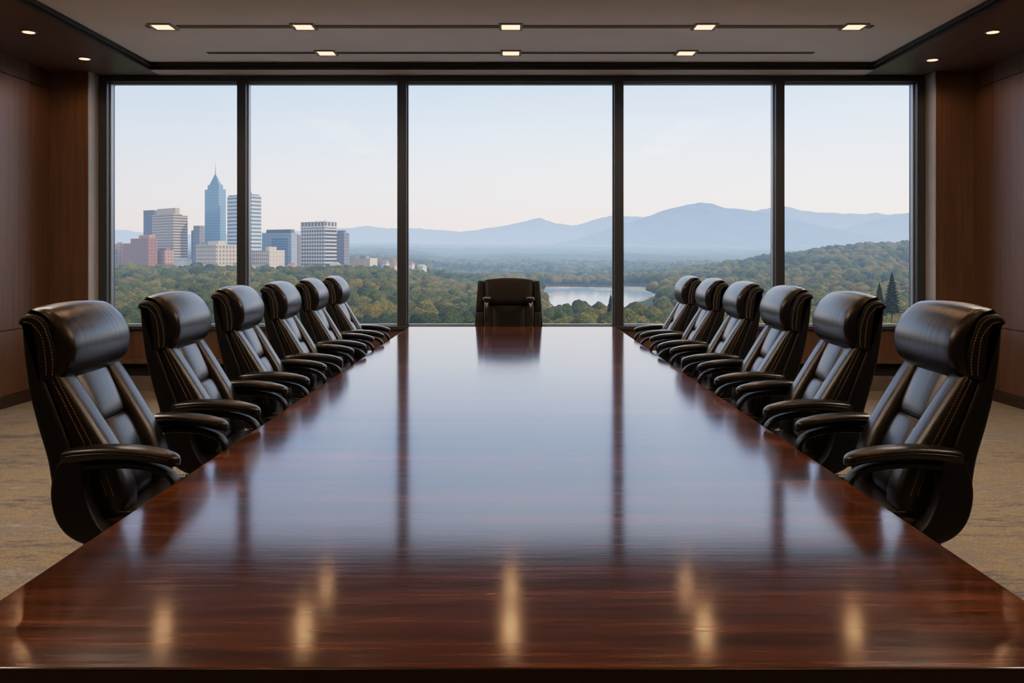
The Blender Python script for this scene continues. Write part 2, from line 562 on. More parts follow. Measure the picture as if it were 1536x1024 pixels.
def rounded_stack(zs, xa, xb, hw, r=0.018, ends=0.012):
    """stack of rounded-rectangle slices from profile functions, with softened top and bottom"""
    secs = []
    def ring(z, x0, x1, h, rr):
        out = []
        rr = min(rr, (x1 - x0) * 0.49, h * 0.49)
        for (cx, cy, a0) in ((x1 - rr, h - rr, 0), (x0 + rr, h - rr, 90), (x0 + rr, -h + rr, 180), (x1 - rr, -h + rr, 270)):
            for k in range(5):
                a = math.radians(a0 + 22.5 * k)
                out.append((cx + rr * math.cos(a), cy + rr * math.sin(a), z))
        return out
    z0, z1 = zs[0], zs[-1]
    for z in zs:
        secs.append(ring(z, xa(z), xb(z), hw(z), r))
    e = ends
    lo = [ring(z0 - e * math.sin(a), xa(z0) + e * (1 - math.cos(a)), xb(z0) - e * (1 - math.cos(a)), hw(z0) - e * (1 - math.cos(a)), r) for a in (PI / 2, PI / 3, PI / 6)]
    hi = [ring(z1 + e * math.sin(a), xa(z1) + e * (1 - math.cos(a)), xb(z1) - e * (1 - math.cos(a)), hw(z1) - e * (1 - math.cos(a)), r) for a in (PI / 6, PI / 3, PI / 2)]
    return lo + secs + hi


def puff(front, z0, z1, ya, yb, th, back=0.02, n=22, m=28, e=0.55, pe=3.0, crown=0.0):
    """upholstered pad lying on the curve x = front(z); ya/yb give its side edges, th its puffiness"""
    secs = []
    for i in range(n):
        s = -math.cos(PI * (i + 0.0) / (n - 1))           # -1..1, dense at the ends
        s = max(-0.9985, min(0.9985, s))
        z = (z0 + z1) / 2 + (z1 - z0) / 2 * s
        f = (1 - abs(s) ** pe) ** (1 / pe)
        y0, y1 = ya(z), yb(z)
        T = th(z) if callable(th) else th
        ins = 0.012 * (1 - f)
        y0 += ins; y1 -= ins
        yc, hw = (y0 + y1) / 2, (y1 - y0) / 2
        dz = 0.01
        sl = (front(z + dz) - front(z - dz)) / (2 * dz)
        nl = math.hypot(1, sl); nx, nz = 1 / nl, -sl / nl
        ring = []
        for k in range(m):
            a = 2 * PI * k / m
            yy = sgnpow(math.cos(a), e) * hw
            nn = sgnpow(math.sin(a), 0.72)
            nn = nn * T * f if nn > 0 else nn * back
            if nn > 0 and crown: nn += crown * (1 - (yy / hw) ** 2) * f
            ring.append((front(z) + nx * nn, yc + yy, z + nz * nn))
        secs.append(ring)
    return secs


def profile_sweep(prof, hw, edge, m=1.0, n=9, crown=0.0):
    """closed x/z outline swept across the width with rounded rims"""
    P = np.array(prof); c = P.mean(axis=0)
    secs = []
    ys = []
    for i in range(7):
        a = PI / 2 * i / 6
        ys.append((-hw + edge * (1 - math.sin(a)), edge * (1 - math.cos(a))))
    full = [(y, d) for (y, d) in reversed(ys)]
    mid = [(-hw + edge + (2 * (hw - edge)) * k / n, 0.0) for k in range(1, n)]
    seq = full + mid + [(-y, d) for (y, d) in reversed(full)]
    # outward normals of the outline
    Nn = np.roll(P, -1, axis=0) - np.roll(P, 1, axis=0)
    Nn = np.stack([Nn[:, 1], -Nn[:, 0]], axis=1)
    Nn /= np.linalg.norm(Nn, axis=1)[:, None] + 1e-9
    if ((P - c) * Nn).sum() < 0: Nn = -Nn
    # order so the depth at the rim shrinks the outline
    out = []
    for (y, d) in seq:
        q = P - Nn * d + Nn * crown * (1 - (y / hw) ** 2)
        out.append([(x, y, z) for x, z in q])
    return out


def stitches(mb, pts, y, normal, mat, gap=0.0085, ln=0.0055, w=0.0013):
    """row of thread stitches following x/z points on the plane y, standing a hair proud along normal"""
    P = [Vector((p[0], p[1] if len(p) == 3 else y, p[-1])) for p in pts]
    acc = 0.0; nxt = gap / 2
    for a, b in zip(P[:-1], P[1:]):
        L = (b - a).length; t = (b - a).normalized() if L > 1e-9 else Vector((0, 0, 1))
        while nxt <= acc + L:
            p = a + t * (nxt - acc)
            s = t.cross(normal).normalized()
            vv = []
            for du in (-ln / 2, ln / 2):
                for (ds, dn) in ((-w, -w), (w, -w), (w, w), (-w, w)):
                    vv.append(p + t * du + s * ds + normal * dn)
            mb.add(vv, [(0, 1, 2, 3), (4, 7, 6, 5), (0, 4, 5, 1), (1, 5, 6, 2), (2, 6, 7, 3), (3, 7, 4, 0)], mat, False)
            nxt += gap
        acc += L


def star_base(r, cx, reach=0.30):
    mb = MB()
    n = 16
    mb.loft([[(cx + q * math.cos(2 * PI * k / n), q * math.sin(2 * PI * k / n), z) for k in range(n)] for q, z in ((0.05, 0.07), (0.055, 0.09), (0.05, 0.125), (0.032, 0.135))])
    for j in range(5):
        a = 2 * PI * j / 5 + 0.3
        d = Vector((math.cos(a), math.sin(a), 0)); s = Vector((-d.y, d.x, 0))
        secs = []
        for (t, w, z0, z1) in ((0.03, 0.026, 0.075, 0.125), (0.5, 0.022, 0.075, 0.108), (1.0, 0.016, 0.070, 0.090)):
            c = Vector((cx, 0, 0)) + d * reach * t
            secs.append([c - s * w + Vector((0, 0, z0)), c + s * w + Vector((0, 0, z0)), c + s * w * 0.7 + Vector((0, 0, z1)), c - s * w * 0.7 + Vector((0, 0, z1))])
        mb.loft(secs, smooth=False)
    mb.build('star_base', M['plastic'], r, 0.003)
    for j in range(5):
        a = 2 * PI * j / 5 + 0.3
        c = Vector((cx + reach * math.cos(a), reach * math.sin(a), 0.030))
        d = Vector((math.cos(a + 1.2), math.sin(a + 1.2), 0))
        m2 = MB()
        side = Vector((-d.y, d.x, 0))
        for off in (-0.014, 0.014):
            secs = []
            for (w, q) in ((-0.008, 0.022), (-0.006, 0.030), (0.006, 0.030), (0.008, 0.022)):
                secs.append([c + side * (off + w) + d * q * math.cos(2 * PI * k / 14) + Vector((0, 0, q * math.sin(2 * PI * k / 14))) for k in range(14)])
            m2.loft(secs)
        m2.tube([c + Vector((0, 0, 0.0)), c + Vector((0, 0, 0.046))], 0.006, 8)
        m2.build('caster', M['caster'], r)


def gas_lift(r, cx, top):
    mb = MB(); n = 18
    mb.loft([[(cx + q * math.cos(2 * PI * k / n), q * math.sin(2 * PI * k / n), z) for k in range(n)] for q, z in ((0.028, 0.10), (0.028, 0.32), (0.018, 0.322), (0.018, top))])
    mb.box(cx - 0.12, cx + 0.10, -0.08, 0.08, top - 0.01, top + 0.035)
    mb.build('gas_lift', M['plastic'], r, 0.003)


def make_executive():
    r = empty('executive_chair')
    L, LS, P_, T_ = M['leather'], M['leather_flat'], M['plastic'], M['thread']
    HW = 0.212
    rear = lambda z: interp(REAR, z); shell = lambda z: interp(SHELL, z)
    # smooth the polyline profile
    def sm(f): return lambda z: (f(z - .03) + 2 * f(z) + f(z + .03)) / 4
    rear, shell, cush = sm(rear), sm(shell), sm(lambda z: interp(CUSH, z))
    zs = list(np.linspace(0.665, 1.172, 24))
    MB().loft(rounded_stack(zs, rear, lambda z: shell(z), lambda z: HW + 0.008 - 0.012 * max(0, (z - 1.0) / .2), 0.014, 0.012)).build('back_shell', P_, r)
    # cushion body between shell and facing panels
    zs = list(np.linspace(0.60, 1.12, 24))
    bk = MB()
    bk.loft(rounded_stack(zs, lambda z: shell(z) - 0.006, lambda z: max(cush(z) - 0.010, shell(z) + .012), lambda z: HW - 0.004, 0.012, 0.01))
    back = bk.build('backrest', LS, r)
    cw_top, cw_bot = 0.114, 0.090
    split = lambda z: cw_bot + (cw_top - cw_bot) * min(1, max(0, (z - 0.70) / 0.34))
    for s in (-1, 1):
        mb = MB()
        ya = lambda z: (split(z) + 0.002) if s > 0 else -HW
        yb = lambda z: HW if s > 0 else -(split(z) + 0.002)
        secs = puff(lambda z: cush(z) - 0.012, 0.64, 1.055, ya, yb, lambda z: 0.020 + 0.030 * min(1, max(0, (1.05 - z) / 0.25)), 0.012, 26, 30, 0.5, 5)
        mb.loft(secs)
        path = [(cush(z) - 0.004 + 0.010 * min(1, max(0, (1.05 - z) / .25)), s * (HW - 0.001), z) for z in np.linspace(0.70, 1.035, 40)]
        stitches(mb, path, 0, Vector((0.3, s, 0.1)).normalized(), 1)
        path = [(cush(z) - 0.016 + 0.004 * min(1, max(0, (1.05 - z) / .25)), s * (HW + 0.0005), z) for z in np.linspace(0.70, 1.035, 40)]
        stitches(mb, path, 0, Vector((0, s, 0)), 1)
        mb.build('bolster', [L, T_], back)
    MB().loft(puff(lambda z: cush(z) - 0.012, 0.883, 1.052, lambda z: -split(z), lambda z: split(z), 0.020, 0.012, 24, 34, 0.45, 3.5, 0.006)).build('upper_panel', L, back)
    MB().loft(puff(lambda z: cush(z) - 0.012, 0.66, 0.883, lambda z: -split(z), lambda z: split(z), 0.022, 0.012, 24, 34, 0.45, 4.0, 0.008)).build('lumbar_panel', L, back)
    # headrest: welted side band and puffy face that rolls over the top
    band = [(-0.060, 1.018), (-0.030, 1.022), (-0.010, 1.032), (-0.004, 1.07), (-0.008, 1.115), (-0.020, 1.160), (-0.034, 1.198), (-0.060, 1.217), (-0.088, 1.217),
            (-0.106, 1.203), (-0.110, 1.188), (-0.098, 1.180), (-0.078, 1.172), (-0.068, 1.10)]
    low = lambda pts: [(x, z - max(0, z - 1.06) * 0.07) for x, z in pts]
    band = low(band)
    bandc = smooth_curve(band + [band[0]], 64)[:-1]
    mb = MB(); mb.loft(profile_sweep(bandc, 0.219, 0.012))
    for s in (-1, 1):
        arc = smooth_curve(low([(-0.012, 1.038), (-0.010, 1.07), (-0.014, 1.113), (-0.025, 1.155), (-0.039, 1.190), (-0.062, 1.208), (-0.086, 1.209)]), 50)
        stitches(mb, [(a[0] - 0.004, a[1] - 0.002) for a in arc], s * 0.2195, Vector((0, s, 0)), 1)
        arc2 = smooth_curve(low([(-0.032, 1.035), (-0.032, 1.06), (-0.036, 1.105), (-0.042, 1.145), (-0.058, 1.174), (-0.074, 1.190), (-0.094, 1.194)]), 50)
        stitches(mb, arc2, s * 0.2195, Vector((0, s, 0)), 1)
    head = mb.build('headrest', [LS, T_], r)
    face = [(-0.03, 1.040), (-0.006, 1.028), (0.014, 1.038), (0.030, 1.068), (0.036, 1.112), (0.026, 1.158), (-0.002, 1.200), (-0.036, 1.228), (-0.070, 1.232), (-0.092, 1.222),
            (-0.088, 1.210), (-0.060, 1.200), (-0.038, 1.17), (-0.02, 1.12)]
    face = low(face)
    facec = smooth_curve(face + [face[0]], 72)[:-1]
    sw = profile_sweep(facec, 0.214, 0.022, n=14, crown=0.010)
    MB().loft(sw).build('headrest_pad', L, head)
    # seat
    mb = MB()
    secs = []
    for i in range(20):
        s = -math.cos(PI * i / 19) * 0.998
        x = 0.235 + 0.185 * s
        f = (1 - abs(s) ** 4) ** 0.25
        ring = []
        for k in range(30):
            a = 2 * PI * k / 30
            ring.append((x, sgnpow(math.cos(a), 0.35) * 0.215 * (0.9 + 0.1 * f), 0.605 + sgnpow(math.sin(a), 0.5) * (0.055 if math.sin(a) > 0 else 0.05) * f - 0.012 * max(0, s)))
        secs.append(ring)
    mb.loft(secs)
    for s in (-1, 1):
        stitches(mb, [(x, s * 0.205, 0.655 - 0.010 * ((x - .2) / .2) ** 2) for x in np.linspace(0.08, 0.38, 30)], 0, Vector((0, s * .7, .7)), 1)
    mb.build('seat', [L, T_], r)
    MB().box(0.05, 0.39, -0.19, 0.19, 0.535, 0.565).build('seat_pan', P_, r, 0.008)
    # arms
    for s in (-1, 1):
        yc = s * 0.245
        mb = MB()
        path = smooth_curve([(0.022, .822), (0.07, .831), (0.15, .836), (0.24, .830), (0.300, .818), (0.338, .804)], 30)
        secs = []
        for i, (x, z) in enumerate(path):
            t = i / 29
            e0 = min(1, (t / 0.06)) ; e1 = min(1, (1 - t) / 0.12)
            f = math.sqrt(max(0.02, 1 - (1 - e0) ** 2)) * math.sqrt(max(0.02, 1 - (1 - e1) ** 2))
            wdt = 0.026 + 0.012 * math.sin(PI * min(1, t * 1.1))
            secs.append([(x, yc + sgnpow(math.cos(2 * PI * k / 24), .7) * wdt * f, z + sgnpow(math.sin(2 * PI * k / 24), .75) * (0.014 if math.sin(2 * PI * k / 24) > 0 else 0.030 - 0.010 * t) * (0.45 + .55 * f)) for k in range(24)])
        mb.loft(secs)
        for yo in (-1, 1):      # welt round the pad
            mb.tube([(x, yc + yo * (0.0255 + 0.012 * math.sin(PI * min(1, i / 29 * 1.1))), z - 0.003) for i, (x, z) in enumerate(path)][3:26], 0.0025, 6)
        arm = mb.build('armrest', L, r)
        mb = MB()
        path = smooth_curve([(0.04, .786), (0.10, .794), (0.18, .797), (0.25, .790), (0.300, .774), (0.326, .744), (0.322, .695), (0.28, .640), (0.19, .590)], 40)
        secs = []
        for i, (x, z) in enumerate(path):
            a = path[max(i - 1, 0)]; b = path[min(i + 1, 39)]
            tx, tz = b[0] - a[0], b[1] - a[1]; l = math.hypot(tx, tz); nx, nz = -tz / l, tx / l
            secs.append([(x + nx * sgnpow(math.sin(2 * PI * k / 16), .6) * 0.010, yc + sgnpow(math.cos(2 * PI * k / 16), .6) * 0.022, z + nz * sgnpow(math.sin(2 * PI * k / 16), .6) * 0.010) for k in range(16)])
        mb.loft(secs); mb.build('arm_frame', P_, arm)
        out = smooth_curve([(x + 0.042, z + 0.008) for x, z in [(-0.006, .812), (-0.026, .790), (-0.040, .740), (-0.040, .690), (-0.026, .640), (0.004, .600), (0.05, .575), (0.10, .565), (0.12, .585), (0.085, .63), (0.055, .70), (0.046, .77), (0.034, .806), (-0.006, .812)]], 60)[:-1]
        P2 = np.array(out); c2 = P2.mean(axis=0)
        secs = []
        for (dy, k) in ((-0.030, 0.90), (-0.026, 0.97), (-0.018, 1), (0.018, 1), (0.026, 0.97), (0.030, 0.90)):
            q = c2 + (P2 - c2) * k
            secs.append([(x, yc - s * 0.004 + dy, z) for x, z in q])
        MB().loft(secs).build('arm_bracket', P_, arm)
    gas_lift(r, 0.20, 0.50)
    star_base(r, 0.20)
    return r


def place_chairs():
    proto = make_executive()
    first = True
    order = ['nearest the camera', 'second from the camera', 'third from the camera', 'fourth from the camera', 'fifth from the camera', 'farthest from the camera, nearest the windows']
    for side, s in (('left', -1), ('right', 1)):
        for k in range(6):
            o = proto if first else copy_tree(proto)
            first = False
            y = 2.605 + 0.762 * k
            o.location = (s * 1.262, y, 0)
            o.rotation_euler = (0, 0, math.radians(3.2) if s < 0 else math.radians(180 - 3.2))
            o['category'] = 'chair'
            o['group'] = 'high-backed chairs along the table sides'
            o['label'] = 'high-backed black leather chair on the %s table side, %s' % (side, order[k])


place_chairs()


def make_head_chair():
    r = empty('conference_chair', (-0.03, 8.12, 0), math.radians(-90))
    tag(r, 'lower black leather chair at the far end of the table, facing the camera', 'chair')
    L, P_, C_ = M['leather_aged'], M['plastic'], M['chrome']
    fr = lambda z: 0.06 - 0.10 * (z - 0.6) / 0.6
    hw = lambda z: interp([(0.55, 0.318), (0.75, 0.316), (0.95, 0.304), (1.17, 0.288)], z)
    top = lambda y: 0.0
    body = MB().loft(rounded_stack(list(np.linspace(0.58, 1.128, 20)), lambda z: fr(z) - 0.075, lambda z: fr(z) - 0.012, lambda z: hw(z), 0.022, 0.014))
    back = body.build('backrest', L, r)
    for s in (-1, 1):
        ya = (lambda z: 0.232 + 0.01 * (1.14 - z)) if s > 0 else (lambda z: -hw(z))
        yb = (lambda z: hw(z)) if s > 0 else (lambda z: -0.232 - 0.01 * (1.14 - z))
        MB().loft(puff(lambda z: fr(z) - 0.014, 0.86, 1.146, ya, yb, 0.020, 0.012, 20, 24, 0.5, 6)).build('upper_wing', L, back)
        MB().loft(puff(lambda z: fr(z) - 0.014, 0.60, 0.858, ya, yb, 0.026, 0.012, 20, 24, 0.5, 6)).build('lower_wing', L, back)
    # top pillow, arched crown
    mb = MB(); secs = []
    for i in range(25):
        u = -1 + 2 * i / 24
        y = u * 0.230
        f = (1 - min(0.9995, abs(u)) ** 8) ** 0.125
        ring = []
        zc0 = 1.045; hz = 0.112 + 0.014 * (1 - u * u)
        for k in range(30):
            a = 2 * PI * k / 30
            zz = zc0 + 0.006 * (1 - u * u) + sgnpow(math.sin(a), 0.6) * hz * (0.92 + .08 * f)
            xx = fr(zz) + 0.004 + sgnpow(math.cos(a), 0.7) * (0.040 if math.cos(a) > 0 else 0.05) * f * (1 - 0.25 * math.sin(a))
            ring.append((xx, y, zz))
        secs.append(ring)
    mb.loft(secs); mb.build('headrest', L, back)
    MB().loft(puff(lambda z: fr(z) - 0.014, 0.60, 0.925, lambda z: -0.165, lambda z: 0.165, 0.030, 0.012, 24, 30, 0.4, 5)).build('lumbar_panel', L, back)
    # seat
    secs = []
    for i in range(16):
        s = -math.cos(PI * i / 15) * 0.998
        x = 0.22 + 0.20 * s; f = (1 - abs(s) ** 4) ** 0.25
        secs.append([(x, sgnpow(math.cos(2 * PI * k / 28), .35) * 0.27, 0.56 + sgnpow(math.sin(2 * PI * k / 28), .5) * 0.05 * f) for k in range(28)])
    MB().loft(secs).build('seat', L, r)
    MB().box(0.05, 0.40, -0.24, 0.24, 0.49, 0.515).build('seat_pan', P_, r, 0.006)
    for s in (-1, 1):
        yc = s * 0.197
        mb = MB(); secs = []
        for i in range(18):
            t = i / 17; x = -0.01 + 0.335 * t
            f = 0.8 if i in (0, 17) else 1
            secs.append([(x, yc + sgnpow(math.cos(2 * PI * k / 20), .5) * 0.036 * f, 0.985 + 0.004 * math.sin(PI * t) + sgnpow(math.sin(2 * PI * k / 20), .6) * 0.017 * f) for k in range(20)])
        mb.loft(secs); arm = mb.build('armrest', L, r)
        MB().box(0.322, 0.328, yc - 0.036, yc + 0.036, 0.996, 1.004).build('cap_strip', M['bead'], arm, 0.001)
        mb = MB()
        pth = smooth_curve([(0.28, .972), (0.298, .93), (0.305, .87), (0.300, .78), (0.285, .68), (0.25, .58), (0.20, .51)], 26)
        mb.tube([(p[0], yc + s * 0.004 * math.sin(PI * i / 25), p[1]) for i, p in enumerate(pth)], 0.021, 14)
        mb.build('arm_post', C_, arm)
    gas_lift(r, 0.20, 0.455)
    star_base(r, 0.20)
    return r


make_head_chair()

# ------------------------------------------------------------------ outdoors: land
ico_cache = {}


def ico(sub):
    if sub not in ico_cache:
        bm = bmesh.new(); bmesh.ops.create_icosphere(bm, subdivisions=sub, radius=1.0)
        bm.verts.ensure_lookup_table()
        v = np.array([p.co[:] for p in bm.verts]); f = np.array([[q.index for q in t.verts] for t in bm.faces])
        bm.free(); ico_cache[sub] = (v, f)
    return ico_cache[sub]


def sstep(a, b, x):
    t = np.clip((x - a) / (b - a), 0, 1)
    return t * t * (3 - 2 * t)


def vnoise(x, y, seed=0):
    """cheap smooth value noise"""
    xi, yi = np.floor(x).astype(np.int64), np.floor(y).astype(np.int64)
    xf, yf = x - xi, y - yi
    xf, yf = xf * xf * (3 - 2 * xf), yf * yf * (3 - 2 * yf)
    def h(a, b):
        n = (a * 374761393 + b * 668265263 + seed * 1442695041) & 0x7fffffff
        n = ((n ^ (n >> 13)) * 1274126177) & 0x7fffffff
        return ((n ^ (n >> 16)) & 0xffff) / 65535.0
    return (h(xi, yi) * (1 - xf) + h(xi + 1, yi) * xf) * (1 - yf) + (h(xi, yi + 1) * (1 - xf) + h(xi + 1, yi + 1) * xf) * yf


HILL_U = [0.10, 0.17, 0.214, 0.275, 0.316, 0.38, 0.43, 0.46, 0.60, 0.9]
HILL_Z = [-45, -38, -32, -18, -10, 3, 8, 10, 16, 20]
RIVER = [(0.030, 1330), (0.075, 1350), (0.125, 1330), (0.172, 1210), (0.168, 1080), (0.135, 900), (0.118, 700), (0.085, 660), (0.062, 720), (0.050, 860), (0.034, 1130)]


def ground(x, y):
    y = np.maximum(y, 1.0)
    u = x / y; d = y
    z = np.full_like(u, -45.0)
    z = z + 20.0 * sstep(-0.04, -0.16, u) * sstep(430, 1080, d)
    hz = np.interp(u, HILL_U, HILL_Z) + 45
    z = z + hz * np.exp(-((d - 1560) / np.where(d < 1560, 430, 500)) ** 2)
    z = z + 111 * np.clip((d - 1800) / 4700, 0, 2)
    z = z + (vnoise(x / 260, y / 260, 3) - 0.5) * 7 * sstep(300, 900, d) * (1 + sstep(1800, 4000, d) * 2)
    r = in_poly(u, d, RIVER)
    return np.where(r, -46.5, z)


def in_poly(u, d, poly):
    inside = np.zeros(u.shape, bool)
    n = len(poly)
    for i in range(n):
        x1, y1 = poly[i]; x2, y2 = poly[(i + 1) % n]
        cond = ((y1 > d) != (y2 > d)) & (u < (x2 - x1) * (d - y1) / (y2 - y1 + 1e-9) + x1)
        inside ^= cond
    return inside


def fast_mesh(name, V, Fc, mats, smooth=True, attr=None):
    me = bpy.data.meshes.new(name)
    nf, k = Fc.shape
    me.vertices.add(len(V)); me.vertices.foreach_set('co', V.astype(np.float32).ravel())
    me.loops.add(nf * k); me.loops.foreach_set('vertex_index', Fc.astype(np.int32).ravel())
    me.polygons.add(nf)
    me.polygons.foreach_set('loop_start', np.arange(0, nf * k, k, dtype=np.int32))
    me.polygons.foreach_set('use_smooth', np.full(nf, smooth))
    if attr is not None:
        a = me.attributes.new('tint', 'FLOAT', 'POINT'); a.data.foreach_set('value', attr.astype(np.float32))
    me.update(calc_edges=True); me.validate()
    for mt in (mats if isinstance(mats, (list, tuple)) else [mats]): me.materials.append(mt)
    return me


def dim(c, k):
    return tuple(v * k for v in c[:3]) + (1.0,)


def leaf_colors():
    return [(0.0, lin(42, 56, 38)), (0.25, lin(64, 77, 44)), (0.5, lin(92, 96, 50)), (0.72, lin(122, 112, 54)), (0.9, lin(134, 110, 60)), (1.0, lin(122, 92, 58))]


def foliage_material(name, tint=None):
    m, nt, b, out = newmat(name)
    v = nd(nt, 'ShaderNodeNewGeometry').outputs['Position']
    n1 = noise(nt, v, 0.35, 4, 0.7); n2 = noise(nt, v, 0.9, 4, 0.75)
    if tint is None:
        at = nd(nt, 'ShaderNodeAttribute'); at.attribute_name = 'tint'; t = at.outputs['Fac']
    else:
        vn = nd(nt, 'ShaderNodeValue'); vn.outputs[0].default_value = tint; t = vn.outputs[0]
    t = math_n(nt, 'ADD', t, math_n(nt, 'MULTIPLY', math_n(nt, 'SUBTRACT', n1, 0.5), 0.35))
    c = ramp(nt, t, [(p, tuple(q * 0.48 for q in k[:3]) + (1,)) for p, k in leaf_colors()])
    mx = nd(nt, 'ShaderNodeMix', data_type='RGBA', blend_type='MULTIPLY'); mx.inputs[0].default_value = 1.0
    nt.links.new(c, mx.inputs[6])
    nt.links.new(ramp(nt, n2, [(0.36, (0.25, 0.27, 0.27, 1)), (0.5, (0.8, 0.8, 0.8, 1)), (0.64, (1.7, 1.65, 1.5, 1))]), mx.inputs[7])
    nt.links.new(mx.outputs[2], b.inputs['Base Color'])
    b.inputs['Roughness'].default_value = 0.9; b.inputs['Specular IOR Level'].default_value = 0.05
    bump(nt, n2, 1.0, 2.0, b)
    return paint_haze(m)


def land_material():
    m, nt, b, out = newmat('forest_floor')
    at = nd(nt, 'ShaderNodeAttribute'); at.attribute_name = 'tint'
    v = mapped(nt, (1, 1, 1))
    n1 = noise(nt, v, 0.022, 5, 0.7); n2 = noise(nt, v, 0.09, 4, 0.75)
    s = math_n(nt, 'ADD', math_n(nt, 'MULTIPLY', n1, 0.5), math_n(nt, 'MULTIPLY', n2, 0.5))
    c = ramp(nt, s, [(0.36, dim(lin(30, 42, 32), .45)), (0.48, dim(lin(52, 64, 42), .45)), (0.56, dim(lin(76, 80, 46), .45)), (0.66, dim(lin(100, 92, 52), .45))])
    mx = nd(nt, 'ShaderNodeMix', data_type='RGBA'); nt.links.new(at.outputs['Fac'], mx.inputs[0])
    nt.links.new(c, mx.inputs[6]); mx.inputs[7].default_value = dim(lin(176, 158, 128), .5)
    nt.links.new(mx.outputs[2], b.inputs['Base Color'])
    b.inputs['Roughness'].default_value = 0.95; b.inputs['Specular IOR Level'].default_value = 0.05
    return paint_haze(m)


def build_land():
    nu, ndp = 520, 420
    u = np.linspace(-0.95, 0.95, nu); d = np.exp(np.linspace(math.log(60), math.log(8200), ndp))
    U, Dd = np.meshgrid(u, d)
    X, Y = U * Dd, Dd
    Z = ground(X.ravel(), Y.ravel()).reshape(X.shape)
    far = sstep(2100, 2800, Y)
    Z = Z + far * (11 * vnoise(X / 34, Y / 60, 5) + 8 * vnoise(X / 90, Y / 140, 6) + 5)
    V = np.stack([X, Y, Z], -1).reshape(-1, 3)
    i = np.arange(nu * ndp).reshape(ndp, nu)
    Fc = np.stack([i[:-1, :-1], i[:-1, 1:], i[1:, 1:], i[1:, :-1]], -1).reshape(-1, 4)
    # sandy banks round the water
    u2, d2 = U.ravel(), Dd.ravel()
    near = np.zeros(u2.shape, bool)
    for (du, dd) in ((0.006, 0), (-0.006, 0), (0, 35), (0, -30), (0.004, 25), (-0.004, 25)):
        near |= in_poly(u2 + du, d2 + dd, RIVER)
    me = fast_mesh('terrain', V, Fc, land_material(), True, near.astype(float))
    o = bpy.data.objects.new('terrain', me); COL.objects.link(o); tag(o, kind='structure')
    # water
    wm, nt, b, out = newmat('river_water')
    b.inputs['Base Color'].default_value = lin(96, 112, 122); b.inputs['Roughness'].default_value = 0.12
    n = noise(nt, mapped(nt, (0.05, 0.2, 1)), 1.0, 3); bump(nt, n, 0.05, 0.5, b)
    paint_haze(wm)
    P = smooth_curve(RIVER + [RIVER[0]], 80)[:-1]
    c = np.mean(P, axis=0)
    vv = [(p[0] * p[1], p[1], -44.8) for p in (c + (q - c) * 1.06 for q in P)]
    MBw = MB().add(vv, [tuple(range(len(vv)))], 0, False)
    w = MBw.build('river', wm); tag(w, kind='structure')
    # sand bar and islet
    mb = MB()
    for (cu, cd, lx, ly) in ((0.050, 1110, 16, 34), (0.115, 1280, 26, 22)):
        cx = cu * cd; vs = []; n = 22
        rings = ((1.0, -45.2), (0.8, -44.4), (0.4, -43.8))
        mb.loft([[(cx + q * lx * math.cos(2 * PI * k / n) * (1 + .2 * math.sin(3 * k)), cd + q * ly * math.sin(2 * PI * k / n), z) for k in range(n)] for q, z in rings])
    sm_ = simple('sandbar_sand', dim(lin(150, 140, 108), .5), 0.95, nscale=0.2); paint_haze(sm_)
    tag(mb.build('shore', sm_), kind='structure')


build_land()


def mountain(name, pts, d, depth, base, seed, col, rough=1.0, air=5200):
    """mountain range: crest line from (px, py) at distance d, flanks falling toward the valley"""
    us = np.array([(p[0] - 768) / F for p in pts]); zs = np.array([CAM_Z + (HOR - p[1]) / F * d for p in pts])
    n, m = 420, 44
    u = np.linspace(us[0], us[-1], n)
    # smooth interpolation of the crest
    crest = np.interp(u, us, zs)
    k = np.hanning(9); k /= k.sum()
    crest = np.convolve(np.pad(crest, 4, 'edge'), k, 'valid')
    X0 = u * d
    crest = crest + (vnoise(X0 / 120, X0 * 0 + seed, seed) - 0.5) * 0.010 * d * 0.12 * rough + (vnoise(X0 / 45, X0 * 0 + seed, seed + 9) - 0.5) * 0.0035 * d * 0.2 * rough
    V = []
    ss = np.linspace(0, 1.25, m)
    for s in ss:
        y = d - depth * (1 - s)
        f = np.where(s <= 1, s ** 1.25, 1 - (s - 1) * 1.6)
        x = X0 * (y / d) ** 0.35
        spur = (vnoise(x / (0.05 * d), np.full_like(x, y / (0.10 * d)), seed + 2) - 0.5) * (crest - base) * 0.35 * (4 * min(s, 1) * (1 - min(s, 1)))
        V.append(np.stack([x, np.full_like(x, y), base + (crest - base) * f + spur], -1))
    V = np.concatenate(V)
    i = np.arange(n * m).reshape(m, n)
    Fc = np.stack([i[:-1, :-1], i[:-1, 1:], i[1:, 1:], i[1:, :-1]], -1).reshape(-1, 4)
    mt, nt, b, out = newmat(name + '_forest')
    s = noise(nt, mapped(nt, (1, 1, 1)), 0.004, 6, 0.65)
    nt.links.new(ramp(nt, s, [(0.35, tuple(c * 0.75 for c in col[:3]) + (1,)), (0.65, tuple(min(1, c * 1.2) for c in col[:3]) + (1,))]), b.inputs['Base Color'])
    b.inputs['Roughness'].default_value = 1.0; b.inputs['Specular IOR Level'].default_value = 0
    paint_haze(mt, air, 900, scene_lin(200, 212, 228), 1.0)  # painted haze, thicker toward the valley
    me = fast_mesh(name, V, Fc, mt)
    o = bpy.data.objects.new(name, me); COL.objects.link(o); tag(o, kind='structure')


